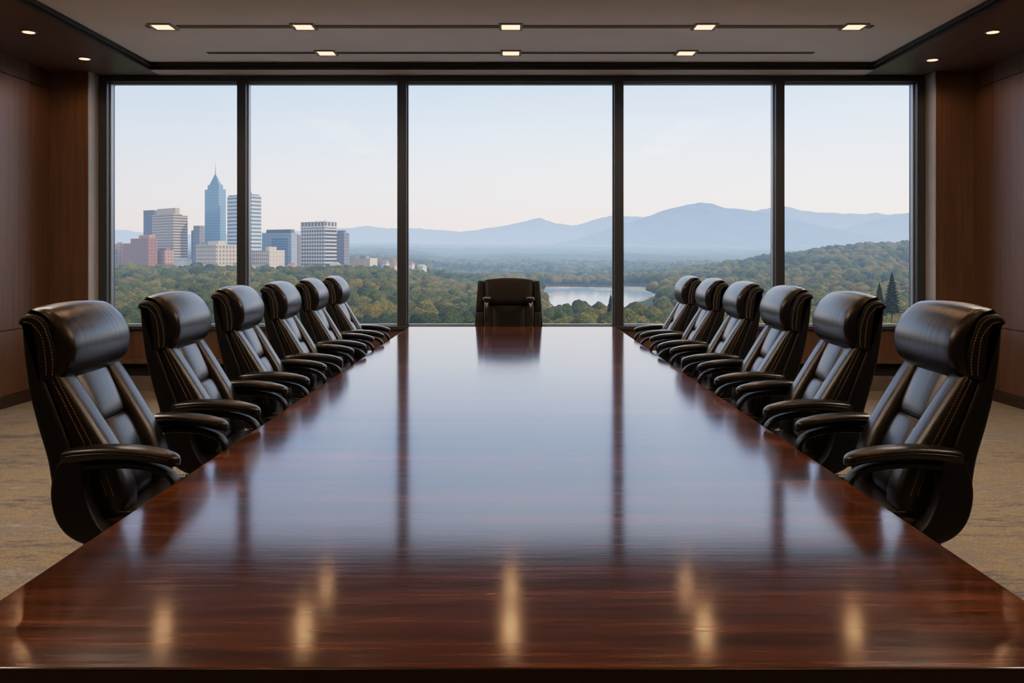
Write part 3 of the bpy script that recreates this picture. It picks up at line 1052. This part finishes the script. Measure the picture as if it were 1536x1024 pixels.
MC = lin(62, 88, 116)
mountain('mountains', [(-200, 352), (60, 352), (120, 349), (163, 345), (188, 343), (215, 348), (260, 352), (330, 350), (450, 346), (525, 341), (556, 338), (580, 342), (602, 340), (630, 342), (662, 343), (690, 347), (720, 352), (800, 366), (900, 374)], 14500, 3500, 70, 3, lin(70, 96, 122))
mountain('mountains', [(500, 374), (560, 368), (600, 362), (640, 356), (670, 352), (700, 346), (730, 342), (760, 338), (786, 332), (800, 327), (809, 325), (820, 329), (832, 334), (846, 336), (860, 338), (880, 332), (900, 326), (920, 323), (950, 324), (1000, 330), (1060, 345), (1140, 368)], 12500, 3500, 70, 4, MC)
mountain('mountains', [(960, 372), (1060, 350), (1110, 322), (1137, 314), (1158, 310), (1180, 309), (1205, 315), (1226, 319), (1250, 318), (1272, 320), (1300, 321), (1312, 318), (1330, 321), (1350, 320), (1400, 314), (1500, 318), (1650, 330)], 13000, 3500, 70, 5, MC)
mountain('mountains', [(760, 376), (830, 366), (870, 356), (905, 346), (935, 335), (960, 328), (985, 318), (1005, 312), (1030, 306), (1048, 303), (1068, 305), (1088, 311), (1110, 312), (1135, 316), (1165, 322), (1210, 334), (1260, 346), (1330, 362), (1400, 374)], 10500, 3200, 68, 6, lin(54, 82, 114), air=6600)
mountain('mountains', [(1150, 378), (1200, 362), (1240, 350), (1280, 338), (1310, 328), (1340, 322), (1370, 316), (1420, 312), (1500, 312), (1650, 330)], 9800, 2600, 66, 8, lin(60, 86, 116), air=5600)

# ------------------------------------------------------------------ outdoors: trees


def blob(sub, seed, flat=0.55, jit=0.03):
    rg = np.random.default_rng(seed)
    v, f = ico(sub)
    r = np.full(len(v), 0.70)
    for (n, sg, amp) in ((11, 0.50, 0.30), (60, 0.20, 0.12), (260, 0.09, 0.06)):
        if sub < 3 and sg < 0.15: continue
        c = rg.normal(size=(n, 3)); c /= np.linalg.norm(c, axis=1)[:, None]
        ang = np.arccos(np.clip(v @ c.T, -1, 1))
        r = r + amp * np.exp(-(ang / sg) ** 2).max(axis=1)
    r = r * (1 + rg.normal(size=len(v)) * jit)
    w = v * r[:, None]
    w[:, 2] = np.where(w[:, 2] < 0, w[:, 2] * flat, w[:, 2] * 0.95)
    return w, f


def scatter(dmin, dmax, umax, step, seed):
    rg = np.random.default_rng(seed)
    ys = np.arange(dmin, dmax, step); P = []
    for y in ys:
        xs = np.arange(-umax * y, umax * y, step)
        P.append(np.stack([xs + rg.uniform(-.42, .42, len(xs)) * step, y + rg.uniform(-.42, .42, len(xs)) * step], -1))
    return np.concatenate(P)


CITY = []      # footprints to keep clear: (u0, u1, d0, d1)


HOUSES = []   # filled below: plots that stay free of trees
for px, d in ((275, 1150), (375, 1090), (438, 1110), (503, 1110), (516, 1100), (578, 1250), (591, 1230), (595, 1500), (617, 1240), (633, 1200), (587, 1010), (472, 1095), (545, 1165)):
    HOUSES.append(((px - 768) / F * (d + 8), d + 8))


def keep(P):
    u = P[:, 0] / P[:, 1]; d = P[:, 1]
    ok = ~in_poly(u, d, RIVER)
    # open water edge and the clearing in front of it so the river shows between the trees
    for (du, dd) in ((0.007, 0), (-0.007, 0), (0, 40)):
        ok &= ~in_poly(u + du, d + dd, RIVER)
    ok &= ~((u > 0.034) & (u < 0.172) & (d > 610) & (d < 1000))
    ok &= ~((u < -0.125) & (d > 1108) & (d < 1650))
    for hx, hy in HOUSES:
        ok &= np.hypot(P[:, 0] - hx, P[:, 1] - hy) > 25
    return ok


def tint_at(P, rg):
    t = 0.18 + 0.75 * (vnoise(P[:, 0] / 70, P[:, 1] / 110, 21) - 0.2) + rg.normal(size=len(P)) * 0.16
    t = t + 0.12 * sstep(-0.05, 0.25, P[:, 0] / P[:, 1])
    return np.clip(t, 0.0, 1.0)


def pane_of(x, y):
    px = 768 + F * x / y
    for lim, nm in ((365, 'leftmost'), (604, 'second'), (927, 'middle'), (1167, 'fourth')):
        if px < lim: return nm
    return 'rightmost'


def build_trees():
    rg = np.random.default_rng(5)
    bark = simple('tree_bark', lin(70, 58, 46), 0.9, nscale=3); paint_haze(bark)
    tints = (0.05, 0.22, 0.40, 0.60, 0.82)
    names = ('dark green', 'deep green', 'olive green', 'yellowing', 'rusty autumn')
    mats = [foliage_material('leaves_' + n.replace(' ', '_'), t) for n, t in zip(names, tints)]
    protos = {}
    for k in range(5):
        for vnt in range(3):
            v, f = blob(4, 40 + vnt + 3 * k, 0.7, 0.022)
            v = v * np.array([1, 1, 1.05]); v[:, 2] += 1.35
            crown = fast_mesh('tree_crown', v, f, mats[k])
            mb = MB().tube([(0, 0, 0), (0.02, 0, .5), (0, 0.02, 1.1)], [0.085, 0.06, 0.045], 8)
            protos[k, vnt] = (crown, mb)
    trunk_me = None
    P = scatter(318, 405, 0.52, 11.5, 3)
    P = P[keep(P)]
    P = P[np.argsort(P[:, 1])]
    P = P[np.abs(P[:, 0] / P[:, 1]) < 0.485][:286]
    far_edge = P[:, 1].max()
    T = tint_at(P, rg)
    Z = ground(P[:, 0].copy(), P[:, 1].copy())
    for i in range(len(P)):
        k = int(np.argmin([abs(T[i] - t) for t in tints])); vnt = int(rg.integers(3))
        s = rg.uniform(5.0, 7.4)
        x, y = P[i]
        e = empty('broadleaf_tree', (x, y, Z[i] - 0.3), rg.uniform(0, 6.28)); e.scale = (s, s, s * rg.uniform(0.92, 1.12))
        crown = bpy.data.objects.new('crown', protos[k, vnt][0]); COL.objects.link(crown); crown.parent = e
        if trunk_me is None:
            t0 = protos[k, vnt][1].build('trunk', bark, e); trunk_me = t0.data
        else:
            t0 = bpy.data.objects.new('trunk', trunk_me); COL.objects.link(t0); t0.parent = e
        tag(e, '%s round-crowned tree close below the building, seen through the %s window' % (names[k], pane_of(x, y)), 'tree', 'nearest trees below the windows')
    # two conifers on the right, one by the water
    cm = foliage_material('needles', 0.02)
    def conifer(px, py_top, y, h, label):
        x = (px - 768) / F * y
        zt = CAM_Z + (HOR - py_top) / F * y
        e = empty('conifer_tree', (x, y, zt - h))
        rr = np.random.default_rng(int(px)); mb = MB()
        n = 26
        layers = 13
        for L in range(layers):
            t = L / layers
            z0 = h * (-0.02 + 0.98 * t); R = h * 0.21 * (1 - t) ** 0.85 + 0.25
            prof = ((R, z0 - h * .035), (R * 0.55, z0 + h * .03), (0.05, z0 + h * 0.11))
            secs = []
            ph = rr.uniform(0, 6)
            for (q, z) in prof:
                secs.append([(q * (1 + 0.28 * math.sin(5 * a + ph) + rr.uniform(-.12, .12)) * math.cos(a), q * (1 + 0.28 * math.sin(5 * a + ph) + rr.uniform(-.12, .12)) * math.sin(a), z + rr.uniform(-.25, .25)) for a in [2 * PI * j / n for j in range(n)]])
            mb.loft(secs)
        mb.build('crown', cm, e)
        MB().tube([(0, 0, -6), (0, 0, h * .5), (0, 0, h * 0.96)], [0.45, 0.3, 0.05], 8).build('trunk', bark, e)
        tag(e, label, 'tree', 'conifers among the trees')
    conifer(1338, 407, 440, 20, 'tall dark conifer rising from the trees in the rightmost window')
    conifer(1319, 423, 442, 16, 'short dark conifer left of the taller conifer in the rightmost window')
    conifer(916, 441, 470, 15, 'dark conifer beside the river at the right edge of the middle window')
    # everything farther: one forest
    parts_v, parts_f, tt = [], [], []
    off = 0
    def emit(P, subd, smin, smax, variants, seed):
        nonlocal off
        rgs = np.random.default_rng(seed)
        Zp = ground(P[:, 0].copy(), P[:, 1].copy()); tn = tint_at(P, rgs)
        bl = [blob(subd, 100 + seed * 7 + q, 0.7, 0.03 if subd > 2 else 0.05) for q in range(variants)]
        for i in range(len(P)):
            v, f = bl[rgs.integers(variants)]
            s = rgs.uniform(smin, smax); a = rgs.uniform(0, 6.28); ca, sa = math.cos(a), math.sin(a)
            w = np.empty_like(v)
            w[:, 0] = (v[:, 0] * ca - v[:, 1] * sa) * s + P[i, 0]
            w[:, 1] = (v[:, 0] * sa + v[:, 1] * ca) * s + P[i, 1]
            w[:, 2] = v[:, 2] * s * 1.05 + Zp[i] + s * rgs.uniform(0.95, 1.45)
            parts_v.append(w.astype(np.float32)); parts_f.append(f + off); off += len(v)
            tt.append(np.full(len(v), tn[i], np.float32))
    A = scatter(far_edge + 8, 700, 0.56, 12.0, 31); emit(A[keep(A)], 3, 5.2, 8.2, 6, 1)
    Bp = scatter(700, 1150, 0.56, 14.5, 32); emit(Bp[keep(Bp)], 3, 6.2, 9.2, 6, 2)
    Cp = scatter(1150, 1900, 0.54, 15.0, 33); emit(Cp[keep(Cp)], 2, 7.0, 10.0, 6, 3)
    Dp = scatter(1900, 2600, 0.54, 21.0, 34); emit(Dp[keep(Dp)], 2, 9.0, 12.0, 6, 4)
    V = np.concatenate(parts_v); Fc = np.concatenate(parts_f); t = np.concatenate(tt)
    me = fast_mesh('forest', V, Fc, foliage_material('forest_leaves'), True, t)
    o = bpy.data.objects.new('forest', me); COL.objects.link(o)
    tag(o, 'green and autumn-gold forest stretching from the building to the plain', 'forest', kind='stuff')


build_trees()

# ------------------------------------------------------------------ outdoors: the city


def facade(name, wall, win, su, wu, sv, wv, rough=0.7, win_rough=0.25, noise_amp=0.06, band_right=False):
    """wall with a window pattern: bays of width su, storeys of height sv"""
    m, nt, b, out = newmat(name)
    tc = nd(nt, 'ShaderNodeTexCoord'); sp = nd(nt, 'ShaderNodeSeparateXYZ'); nt.links.new(tc.outputs['Object'], sp.inputs[0])
    g = nd(nt, 'ShaderNodeNewGeometry'); sn = nd(nt, 'ShaderNodeSeparateXYZ'); nt.links.new(tc.outputs['Normal'], sn.inputs[0])
    u = math_n(nt, 'ADD', sp.outputs[0], sp.outputs[1])
    fu = math_n(nt, 'FRACT', math_n(nt, 'ADD', math_n(nt, 'DIVIDE', u, su), 500.21))
    fv = math_n(nt, 'FRACT', math_n(nt, 'DIVIDE', sp.outputs[2], sv))
    mu = math_n(nt, 'LESS_THAN', math_n(nt, 'ABSOLUTE', math_n(nt, 'SUBTRACT', fu, 0.5)), wu / 2)
    mv = math_n(nt, 'LESS_THAN', math_n(nt, 'ABSOLUTE', math_n(nt, 'SUBTRACT', fv, 0.5)), wv / 2)
    if band_right:      # the right-hand face has continuous window bands
        mu = math_n(nt, 'MAXIMUM', mu, math_n(nt, 'GREATER_THAN', math_n(nt, 'ABSOLUTE', sn.outputs[0]), 0.5))
    side = math_n(nt, 'LESS_THAN', math_n(nt, 'ABSOLUTE', sn.outputs[2]), 0.5)
    k = math_n(nt, 'MULTIPLY', math_n(nt, 'MULTIPLY', mu, mv), side)
    wall, win = dim(wall, 0.46), dim(win, 0.40)
    n = noise(nt, mapped(nt, (1, 1, 1)), 0.12, 3)
    wc = ramp(nt, n, [(0.3, tuple(c * (1 - noise_amp) for c in wall[:3]) + (1,)), (0.7, tuple(c * (1 + noise_amp) for c in wall[:3]) + (1,))])
    mx = nd(nt, 'ShaderNodeMix', data_type='RGBA'); nt.links.new(k, mx.inputs[0]); nt.links.new(wc, mx.inputs[6]); mx.inputs[7].default_value = win
    nt.links.new(mx.outputs[2], b.inputs['Base Color'])
    r = math_n(nt, 'ADD', math_n(nt, 'MULTIPLY', k, win_rough - rough), rough)
    nt.links.new(r, b.inputs['Roughness'])
    b.inputs['Specular IOR Level'].default_value = 0.4
    return paint_haze(m)


def plain_far(name, col, rough=0.8):
    m = simple(name, dim(col, 0.46), rough, nscale=0.15, namp=0.06)
    return paint_haze(m)


class Site:
    """local frame of a building: the corner nearest the camera at local (0,0); the left face runs along -x, the right face along +y"""
    def __init__(self, pl, pc, pr, d, a):
        a = math.radians(a); self.a = a; self.d = d
        uc, ul, ur = [(p - 768) / F for p in (pc, pl, pr)]
        self.X0 = uc * d
        self.L = (self.X0 - ul * d) / (math.cos(a) + ul * math.sin(a))
        self.R = (ur * d - self.X0) / (math.sin(a) - ur * math.cos(a))
        self.z0 = -34.0

    def z(self, py): return CAM_Z + (HOR - py) / F * self.d - self.z0

    def root(self, name, label, cat='building', group='city buildings beyond the trees'):
        r = empty(name, (self.X0, self.d, self.z0), -self.a)
        return tag(r, label, cat, group)


def shell_box(r, name, x0, x1, y0, y1, z0, z1, mat, bevel=0.0):
    o = MB().box(x0, x1, y0, y1, z0, z1).build(name, mat, r, bevel)
    return o


def city():
    beige_w = facade('beige_banded_facade', lin(196, 172, 150), lin(74, 76, 84), 400, 1.0, 3.9, 0.46)
    slab_w = facade('slate_facade', lin(88, 98, 116), lin(60, 70, 88), 2.6, 0.5, 4.2, 0.5)
    brick_w = facade('red_brick_facade', lin(152, 94, 76), lin(88, 76, 80), 4.2, 0.42, 4.4, 0.42)
    brick_l = facade('pale_brick_facade', lin(188, 136, 116), lin(112, 92, 90), 4.2, 0.4, 4.4, 0.4)
    glass_w = facade('blue_glass_facade', lin(128, 170, 204), lin(108, 152, 190), 3.0, 0.72, 4.0, 0.7, 0.35, 0.15)
    stripe_w = facade('striped_glass_facade', lin(222, 224, 224), lin(92, 126, 158), 400, 1.0, 5.3, 0.52, 0.5, 0.2)
    grid_w = facade('white_grid_facade', lin(214, 204, 194), lin(44, 60, 86), 4.8, 0.76, 4.9, 0.60, band_right=True)
    low_w = facade('cream_lowrise_facade', lin(214, 192, 168), lin(124, 116, 112), 4.6, 0.52, 5.2, 0.60)
    cream_w = facade('cream_block_facade', lin(224, 204, 182), lin(180, 164, 148), 4.8, 0.3, 5.0, 0.45)
    bluegrey_w = facade('blue_grey_facade', lin(150, 166, 184), lin(140, 158, 178), 6.0, 0.5, 4.4, 0.4)
    bluewin_w = facade('blue_window_wall', lin(120, 152, 182), lin(82, 116, 152), 400, 1.0, 3.6, 0.62, 0.4, 0.2)
    dark_w = facade('dark_tower_facade', lin(130, 126, 130), lin(84, 90, 104), 3.2, 0.46, 4.4, 0.62)
    brown_w = plain_far('brown_wall', lin(130, 106, 98))
    roof_g = plain_far('grey_roof', lin(140, 138, 138)); roof_t = plain_far('tan_roof', lin(196, 170, 148))
    cream = plain_far('cream_wall', lin(222, 202, 182)); white = plain_far('white_wall', lin(222, 216, 210))
    red = plain_far('terracotta_roof', lin(176, 112, 92)); steel = plain_far('steel_mast', lin(120, 138, 156)); bluecap = plain_far('blue_spire_glass', lin(84, 132, 176), 0.3)
    ant = plain_far('antenna_metal', lin(90, 96, 104))

    # 1 slate slab at the far left
    s = Site(215, 231, 236, 1330, 30); r = s.root('office_tower', 'narrow slate grey slab tower behind the beige banded tower')
    shell_box(r, 'tower_wall', -s.L, 0, 0, max(s.R, 14), 0, s.z(316), slab_w); shell_box(r, 'parapet', -s.L - .3, .3, -.3, max(s.R, 14) + .3, s.z(316), s.z(314.6), roof_g)
    # 2 beige banded tower
    s = Site(228, 260, 283, 1220, 40); r = s.root('office_tower', 'beige office tower with dark horizontal window bands and rooftop block')
    R1 = s.R * 0.56
    shell_box(r, 'tower_wall', -s.L, 0, 0, R1, 0, s.z(322), beige_w); shell_box(r, 'parapet', -s.L - .4, .4, -.4, R1 + .4, s.z(322), s.z(320.4), roof_t)
    shell_box(r, 'rear_wing', -s.L, -2.4, R1, s.R, 0, s.z(322.5), beige_w)
    shell_box(r, 'rooftop_block', -s.L + 5, -4, 5, R1 - 1, s.z(320.4), s.z(311), roof_t, 0.2)
    # 3 stepped brick apartment building
    s = Site(185, 222, 236, 1170, 42); r = s.root('apartment_building', 'stepped red brick apartment building at the left edge of the city')
    shell_box(r, 'tall_wall', -s.L * 0.70, 0, 0, s.R, 0, s.z(357), brick_w)
    shell_box(r, 'low_wall', -s.L, -s.L * 0.70, 0, s.R, 0, s.z(364), brick_w)
    shell_box(r, 'roof_block', -s.L * 0.42, -1.0, 2, s.R * 0.8, s.z(357), s.z(352), brick_l, 0.2)
    s = Site(235, 247, 261, 1180, 42); r = s.root('apartment_building', 'low pale brick building right of the stepped red brick one')
    shell_box(r, 'wall', -s.L, 0, 0, s.R, 0, s.z(375), brick_l); shell_box(r, 'roof_block', -s.L + 2, -2, 3, s.R - 4, s.z(375), s.z(372), brick_w)
    # far-left blocks
    s = Site(172, 180, 187, 1260, 40); r = s.root('apartment_building', 'small pale pink block at the far left, behind the brick building')
    shell_box(r, 'wall', -s.L, 0, 0, s.R, 0, s.z(366), brick_l); shell_box(r, 'roof_block', -s.L + 2, -2, 2, s.R - 2, s.z(366), s.z(363), roof_t)
    s = Site(158, 168, 176, 1240, 40); r = s.root('apartment_building', 'leftmost low brownish block against the window frame')
    shell_box(r, 'wall', -s.L, 0, 0, s.R, 0, s.z(374), dark_w); shell_box(r, 'roof_block', -s.L + 2, -2, 2, s.R - 2, s.z(374), s.z(371), roof_t)
    # 4 dark pair behind
    s = Site(290, 299, 306, 1330, 30); r = s.root('office_tower', 'small dark grey tower between the beige tower and the glass spire tower')
    shell_box(r, 'tower_wall', -s.L, 0, 0, max(10, s.R), 0, s.z(338), dark_w); shell_box(r, 'lower_wing', -s.L - 5, -s.L, 0, 10, 0, s.z(345), slab_w)
    # 5 glass tower with pyramid and spire
    s = Site(307, 328, 339, 1250, 32); r = s.root('skyscraper', 'tallest blue glass skyscraper with pyramid top and thin spire')
    Ls, Rs = s.L, s.R
    shell_box(r, 'tower_wall', -Ls, 0, 0, Rs, 0, s.z(283), glass_w)
    shell_box(r, 'crown_tier', -Ls + 3.0, -2.6, 2.6, Rs - 3, s.z(283), s.z(276), glass_w)
    cx, cy = -Ls / 2 + .2, Rs / 2; h0, h1 = s.z(279.5), s.z(258)
    q = min(Ls, Rs) / 2 - 1.0
    qx, qy = Ls / 2 - 3.2, Rs / 2 - 3.2
    MB().add([(cx - qx, cy - qy, h0), (cx + qx, cy - qy, h0), (cx + qx, cy + qy, h0), (cx - qx, cy + qy, h0), (cx, cy, h1)], [(0, 3, 2, 1), (0, 1, 4), (1, 2, 4), (2, 3, 4), (3, 0, 4)], 0, False).build('pyramid_roof', bluecap, r)
    MB().tube([(cx, cy, h1 - 3), (cx, cy, s.z(250)), (cx, cy, s.z(240))], [0.9, 0.45, 0.12], 8).build('spire', steel, r)
    # 6 striped tower
    s = Site(337, 377, 392, 1200, 34); r = s.root('skyscraper', 'white and blue striped glass tower partly behind the first mullion')
    mb = MB(); n = 14; L_, R_ = s.L, s.R
    ring = [(-L_, R_)] + [(-L_, 8)] + [(-L_ + 8 * (1 - math.cos(a)), 8 * (1 - math.sin(a))) for a in [PI / 2 * k / 8 for k in range(1, 9)]] + [(0, 0), (0, R_)]
    mb.loft([[(x, y, 0) for x, y in ring], [(x, y, s.z(293)) for x, y in ring]], smooth=False); mb.build('tower_wall', stripe_w, r)
    shell_box(r, 'parapet', -L_ + 5, -1.5, 2, R_ - 2, s.z(293), s.z(290.5), roof_g)
    MB().tube([(-5, 4, s.z(290.5)), (-5, 4, s.z(287))], 0.4, 6).build('antenna', ant, r)
    # 7 cream low-rise
    s = Site(294, 324, 362, 1120, 45); r = s.root('office_block', 'cream low-rise block in front of the glass spire tower')
    shell_box(r, 'wall', -s.L, 0, 0, s.R, 0, s.z(368), low_w); shell_box(r, 'cornice', -s.L - .5, .5, -.5, s.R + .5, s.z(368), s.z(366.4), cream)
    shell_box(r, 'roof_block', -s.L * 0.55, -2, 4, s.R * 0.4, s.z(366.4), s.z(361), cream); shell_box(r, 'plant_room', -s.L * 0.9, -s.L * .62, 4, 16, s.z(366.4), s.z(363), roof_g)
    # 8 block right of the mullion
    s = Site(366, 404, 427, 1120, 42); r = s.root('office_block', 'low block with plain sunlit cream end wall beside the first mullion')
    shell_box(r, 'wall', -s.L, -0.4, 0.4, s.R, 0, s.z(376), low_w); shell_box(r, 'end_wall', -0.4, 0, 0, s.R, 0, s.z(375), cream_w)
    shell_box(r, 'roof_block', -10, -2, 1, 12, s.z(376), s.z(370), cream)
    # 9 blue-grey block
    s = Site(393, 437, 446, 1260, 22); r = s.root('office_block', 'wide blue grey block with large blue window field')
    shell_box(r, 'wall', -s.L, 0, 0, max(12, s.R), 0, s.z(349), bluegrey_w); shell_box(r, 'window_field', -s.L * 0.66, -s.L * 0.12, -0.5, 0, 12, s.z(357), bluewin_w)
    shell_box(r, 'roof_block', -s.L * 0.9, -3, 3, 12, s.z(349), s.z(343.5), slab_w)
    s = Site(444, 447, 451, 1300, 40); r = s.root('office_block', 'thin brown block squeezed between the blue grey block and white gridded tower')
    shell_box(r, 'wall', -max(4, s.L), 0, 0, s.R, 0, s.z(353), brown_w); shell_box(r, 'roof_block', -3, -1, 1, s.R - 1, s.z(353), s.z(351.5), roof_g)
    # 11 white gridded tower
    s = Site(451, 487, 505, 1140, 34); r = s.root('office_tower', 'white gridded office tower with sunlit right face and roof antennas')
    shell_box(r, 'tower_wall', -s.L, 0, 0, s.R, 0, s.z(341), grid_w)
    shell_box(r, 'top_band', -s.L - .3, .3, -.3, s.R + .3, s.z(341), s.z(338.6), white)
    top_w = facade('arched_top_storey', lin(196, 188, 182), lin(70, 80, 98), 6.2, 0.55, 40, 1.0)
    shell_box(r, 'top_storey', -s.L, 0, 0, s.R, s.z(338.6), s.z(333), top_w); shell_box(r, 'parapet', -s.L - .2, .2, -.2, s.R + .2, s.z(333), s.z(331.8), roof_t)
    for (fx, fy, hh) in ((.5, .3, 329.6), (.35, .4, 330.4), (.1, .2, 328.6)):
        MB().tube([(-s.L * fx, s.R * fy, s.z(332)), (-s.L * fx, s.R * fy, s.z(hh))], 0.5, 6).build('antenna', ant, r)
    # 12 darker tower right
    s = Site(504, 516, 524, 1220, 38); r = s.root('office_tower', 'grey ribbed tower directly right of the white gridded tower')
    shell_box(r, 'tower_wall', -s.L, 0, 0, s.R, 0, s.z(349), dark_w); shell_box(r, 'roof_block', -s.L, -3, 2, s.R - 3, s.z(349), s.z(345), dark_w)
    # 13 low flat building right
    s = Site(524, 555, 566, 1160, 30); r = s.root('office_block', 'long low cream building at the right end of the city')
    shell_box(r, 'wall', -s.L, -0.4, 0.3, s.R, 0, s.z(387.5), roof_t); shell_box(r, 'end_wall', -.4, 0, 0, s.R, 0, s.z(387), cream); shell_box(r, 'roof_block', -s.L * .6, -s.L * .3, 4, 12, s.z(387.5), s.z(384), roof_g)
    # 14 flat hall
    s = Site(452, 482, 492, 1085, 32); r = s.root('office_block', 'flat cream hall at the foot of the white gridded tower')
    shell_box(r, 'wall', -s.L, 0, 0, s.R, 0, s.z(403), cream_w); shell_box(r, 'roof', -s.L - .4, .4, -.4, s.R + .4, s.z(403), s.z(401.8), roof_t); shell_box(r, 'roof_block', -s.L * .8, -s.L * .3, 3, 12, s.z(401.8), s.z(398.5), cream)
    # small houses
    def house(px0, px1, y_e, y_r, d, wallm, roofm, label):
        s = Site(px0, px0 + (px1 - px0) * 0.6, px1, d, 40); r = s.root('house', label, 'house', 'small houses around the city')
        z0, z1 = s.z(y_e), s.z(y_r)
        shell_box(r, 'wall', -s.L, 0, 0, s.R, 0, z0, wallm)
        mb = MB(); e = 0.6; a0, a1, b0, b1 = -s.L - e, e, -e, s.R + e; ym = (b0 + b1) / 2
        k = min(s.L, s.R) * 0.35
        mb.add([(a0, b0, z0), (a1, b0, z0), (a1, b1, z0), (a0, b1, z0), (a0 + k, ym, z1), (a1 - k, ym, z1)], [(0, 3, 2, 1), (0, 1, 5, 4), (1, 2, 5), (2, 3, 4, 5), (3, 0, 4)], 0, False)
        mb.build('roof', roofm, r)
    house(262, 288, 389.5, 386.5, 1150, white, roof_g, 'long white house below the beige banded tower')
    house(366, 384, 401, 397, 1090, white, red, 'small house just right of the first mullion, below the low block')
    house(430, 446, 399, 394.5, 1110, cream, red, 'small cream house left of the flat hall')
    house(494, 512, 398, 393, 1110, cream, roof_t, 'small cream house right of the gridded tower foot')
    house(508, 524, 402, 397, 1100, white, red, 'small white house right of the flat hall')
    house(572, 584, 394, 390, 1250, white, red, 'small white house left of the second mullion, upper one')
    house(584, 598, 398, 393, 1230, cream, red, 'cream house against the second mullion')
    house(590, 600, 388, 384, 1500, cream, red, 'tiny far cream house against the second mullion')
    house(612, 622, 396, 392, 1240, white, red, 'tiny white house right of the second mullion')
    house(626, 640, 399.5, 396.5, 1200, white, roof_t, 'small white house in the middle window near its left edge')
    house(583, 592, 409, 406, 1010, white, roof_g, 'white house among trees below the others by the second mullion')


city()

# ------------------------------------------------------------------ sky, sun, camera
w = bpy.data.worlds.new('sky'); SC.world = w; w.use_nodes = True
nt = w.node_tree; bg = nt.nodes['Background']
tc = nd(nt, 'ShaderNodeTexCoord'); sp = nd(nt, 'ShaderNodeSeparateXYZ'); nt.links.new(tc.outputs['Generated'], sp.inputs[0])
c = ramp(nt, sp.outputs[2], [(0.0, scene_lin(222, 226, 232)), (0.035, scene_lin(240, 234, 231)), (0.08, scene_lin(238, 237, 238)), (0.14, scene_lin(229, 235, 242)), (0.205, scene_lin(212, 226, 241)), (0.40, (2.15, 2.3, 2.5, 1)), (0.6, (3.0, 3.1, 3.2, 1)), (1.0, (2.6, 3.0, 3.6, 1))])
side = ramp(nt, math_n(nt, 'ADD', math_n(nt, 'MULTIPLY', sp.outputs[0], 0.5), 0.5), [(0.28, (0.78, 0.80, 0.85, 1)), (0.5, (0.97, 0.98, 0.98, 1)), (0.75, (1.05, 1.03, 1.0, 1))])
cl = noise(nt, mapped(nt, (1.2, 1.2, 6), 'Generated'), 2.2, 4, 0.55)
clr = ramp(nt, cl, [(0.4, (0.985, 0.985, 0.985, 1)), (0.7, (1.03, 1.02, 1.015, 1))])
m1 = nd(nt, 'ShaderNodeMix', data_type='RGBA', blend_type='MULTIPLY'); m1.inputs[0].default_value = 1.0
nt.links.new(c, m1.inputs[6]); nt.links.new(side, m1.inputs[7])
m2 = nd(nt, 'ShaderNodeMix', data_type='RGBA', blend_type='MULTIPLY'); m2.inputs[0].default_value = 1.0
nt.links.new(m1.outputs[2], m2.inputs[6]); nt.links.new(clr, m2.inputs[7])
nt.links.new(m2.outputs[2], bg.inputs[0]); bg.inputs[1].default_value = 1.0

sl = bpy.data.lights.new('sun', 'SUN'); sl.energy = 6.0; sl.color = (1.0, 0.80, 0.60); sl.angle = math.radians(1.0)
so = bpy.data.objects.new('sun', sl); COL.objects.link(so)
so.rotation_euler = Vector((0.86, -0.22, 0.40)).to_track_quat('Z', 'Y').to_euler()

cam = bpy.data.cameras.new('camera'); co = bpy.data.objects.new('camera', cam); COL.objects.link(co)
co.location = (0, 0, CAM_Z); co.rotation_euler = (PI / 2, 0, 0)
cam.sensor_width = 36.0; cam.lens = F / 1536 * 36.0
cam.shift_y = (HOR - 512) / 1536
cam.clip_start = 0.05; cam.clip_end = 40000
SC.camera = co

SC.view_settings.view_transform = 'Standard'
SC.view_settings.look = 'None'
SC.view_settings.exposure = 0.0
SC.view_settings.use_curve_mapping = True
cmap = SC.view_settings.curve_mapping
cmap.white_level = (TMAX, TMAX, TMAX)
cmap.clip_max_x = 1.0; cmap.clip_max_y = 1.0
crv = cmap.curves[3]
crv.points[0].location = (0, 0); crv.points[1].location = (1, 1)
for xx in (0.015, 0.03, 0.0625, 0.09, 0.125, 0.18, 0.25, 0.35, 0.5, 0.7, 0.85):
    crv.points.new(xx, tone(xx * TMAX))
cmap.update()
SC.cycles.use_denoising = True
SC.cycles.sample_clamp_indirect = 6.0
SC.cycles.max_bounces = 8
SC.cycles.diffuse_bounces = 4
SC.cycles.glossy_bounces = 4
SC.cycles.transparent_max_bounces = 12
SC.cycles.caustics_reflective = False
SC.cycles.caustics_refractive = False
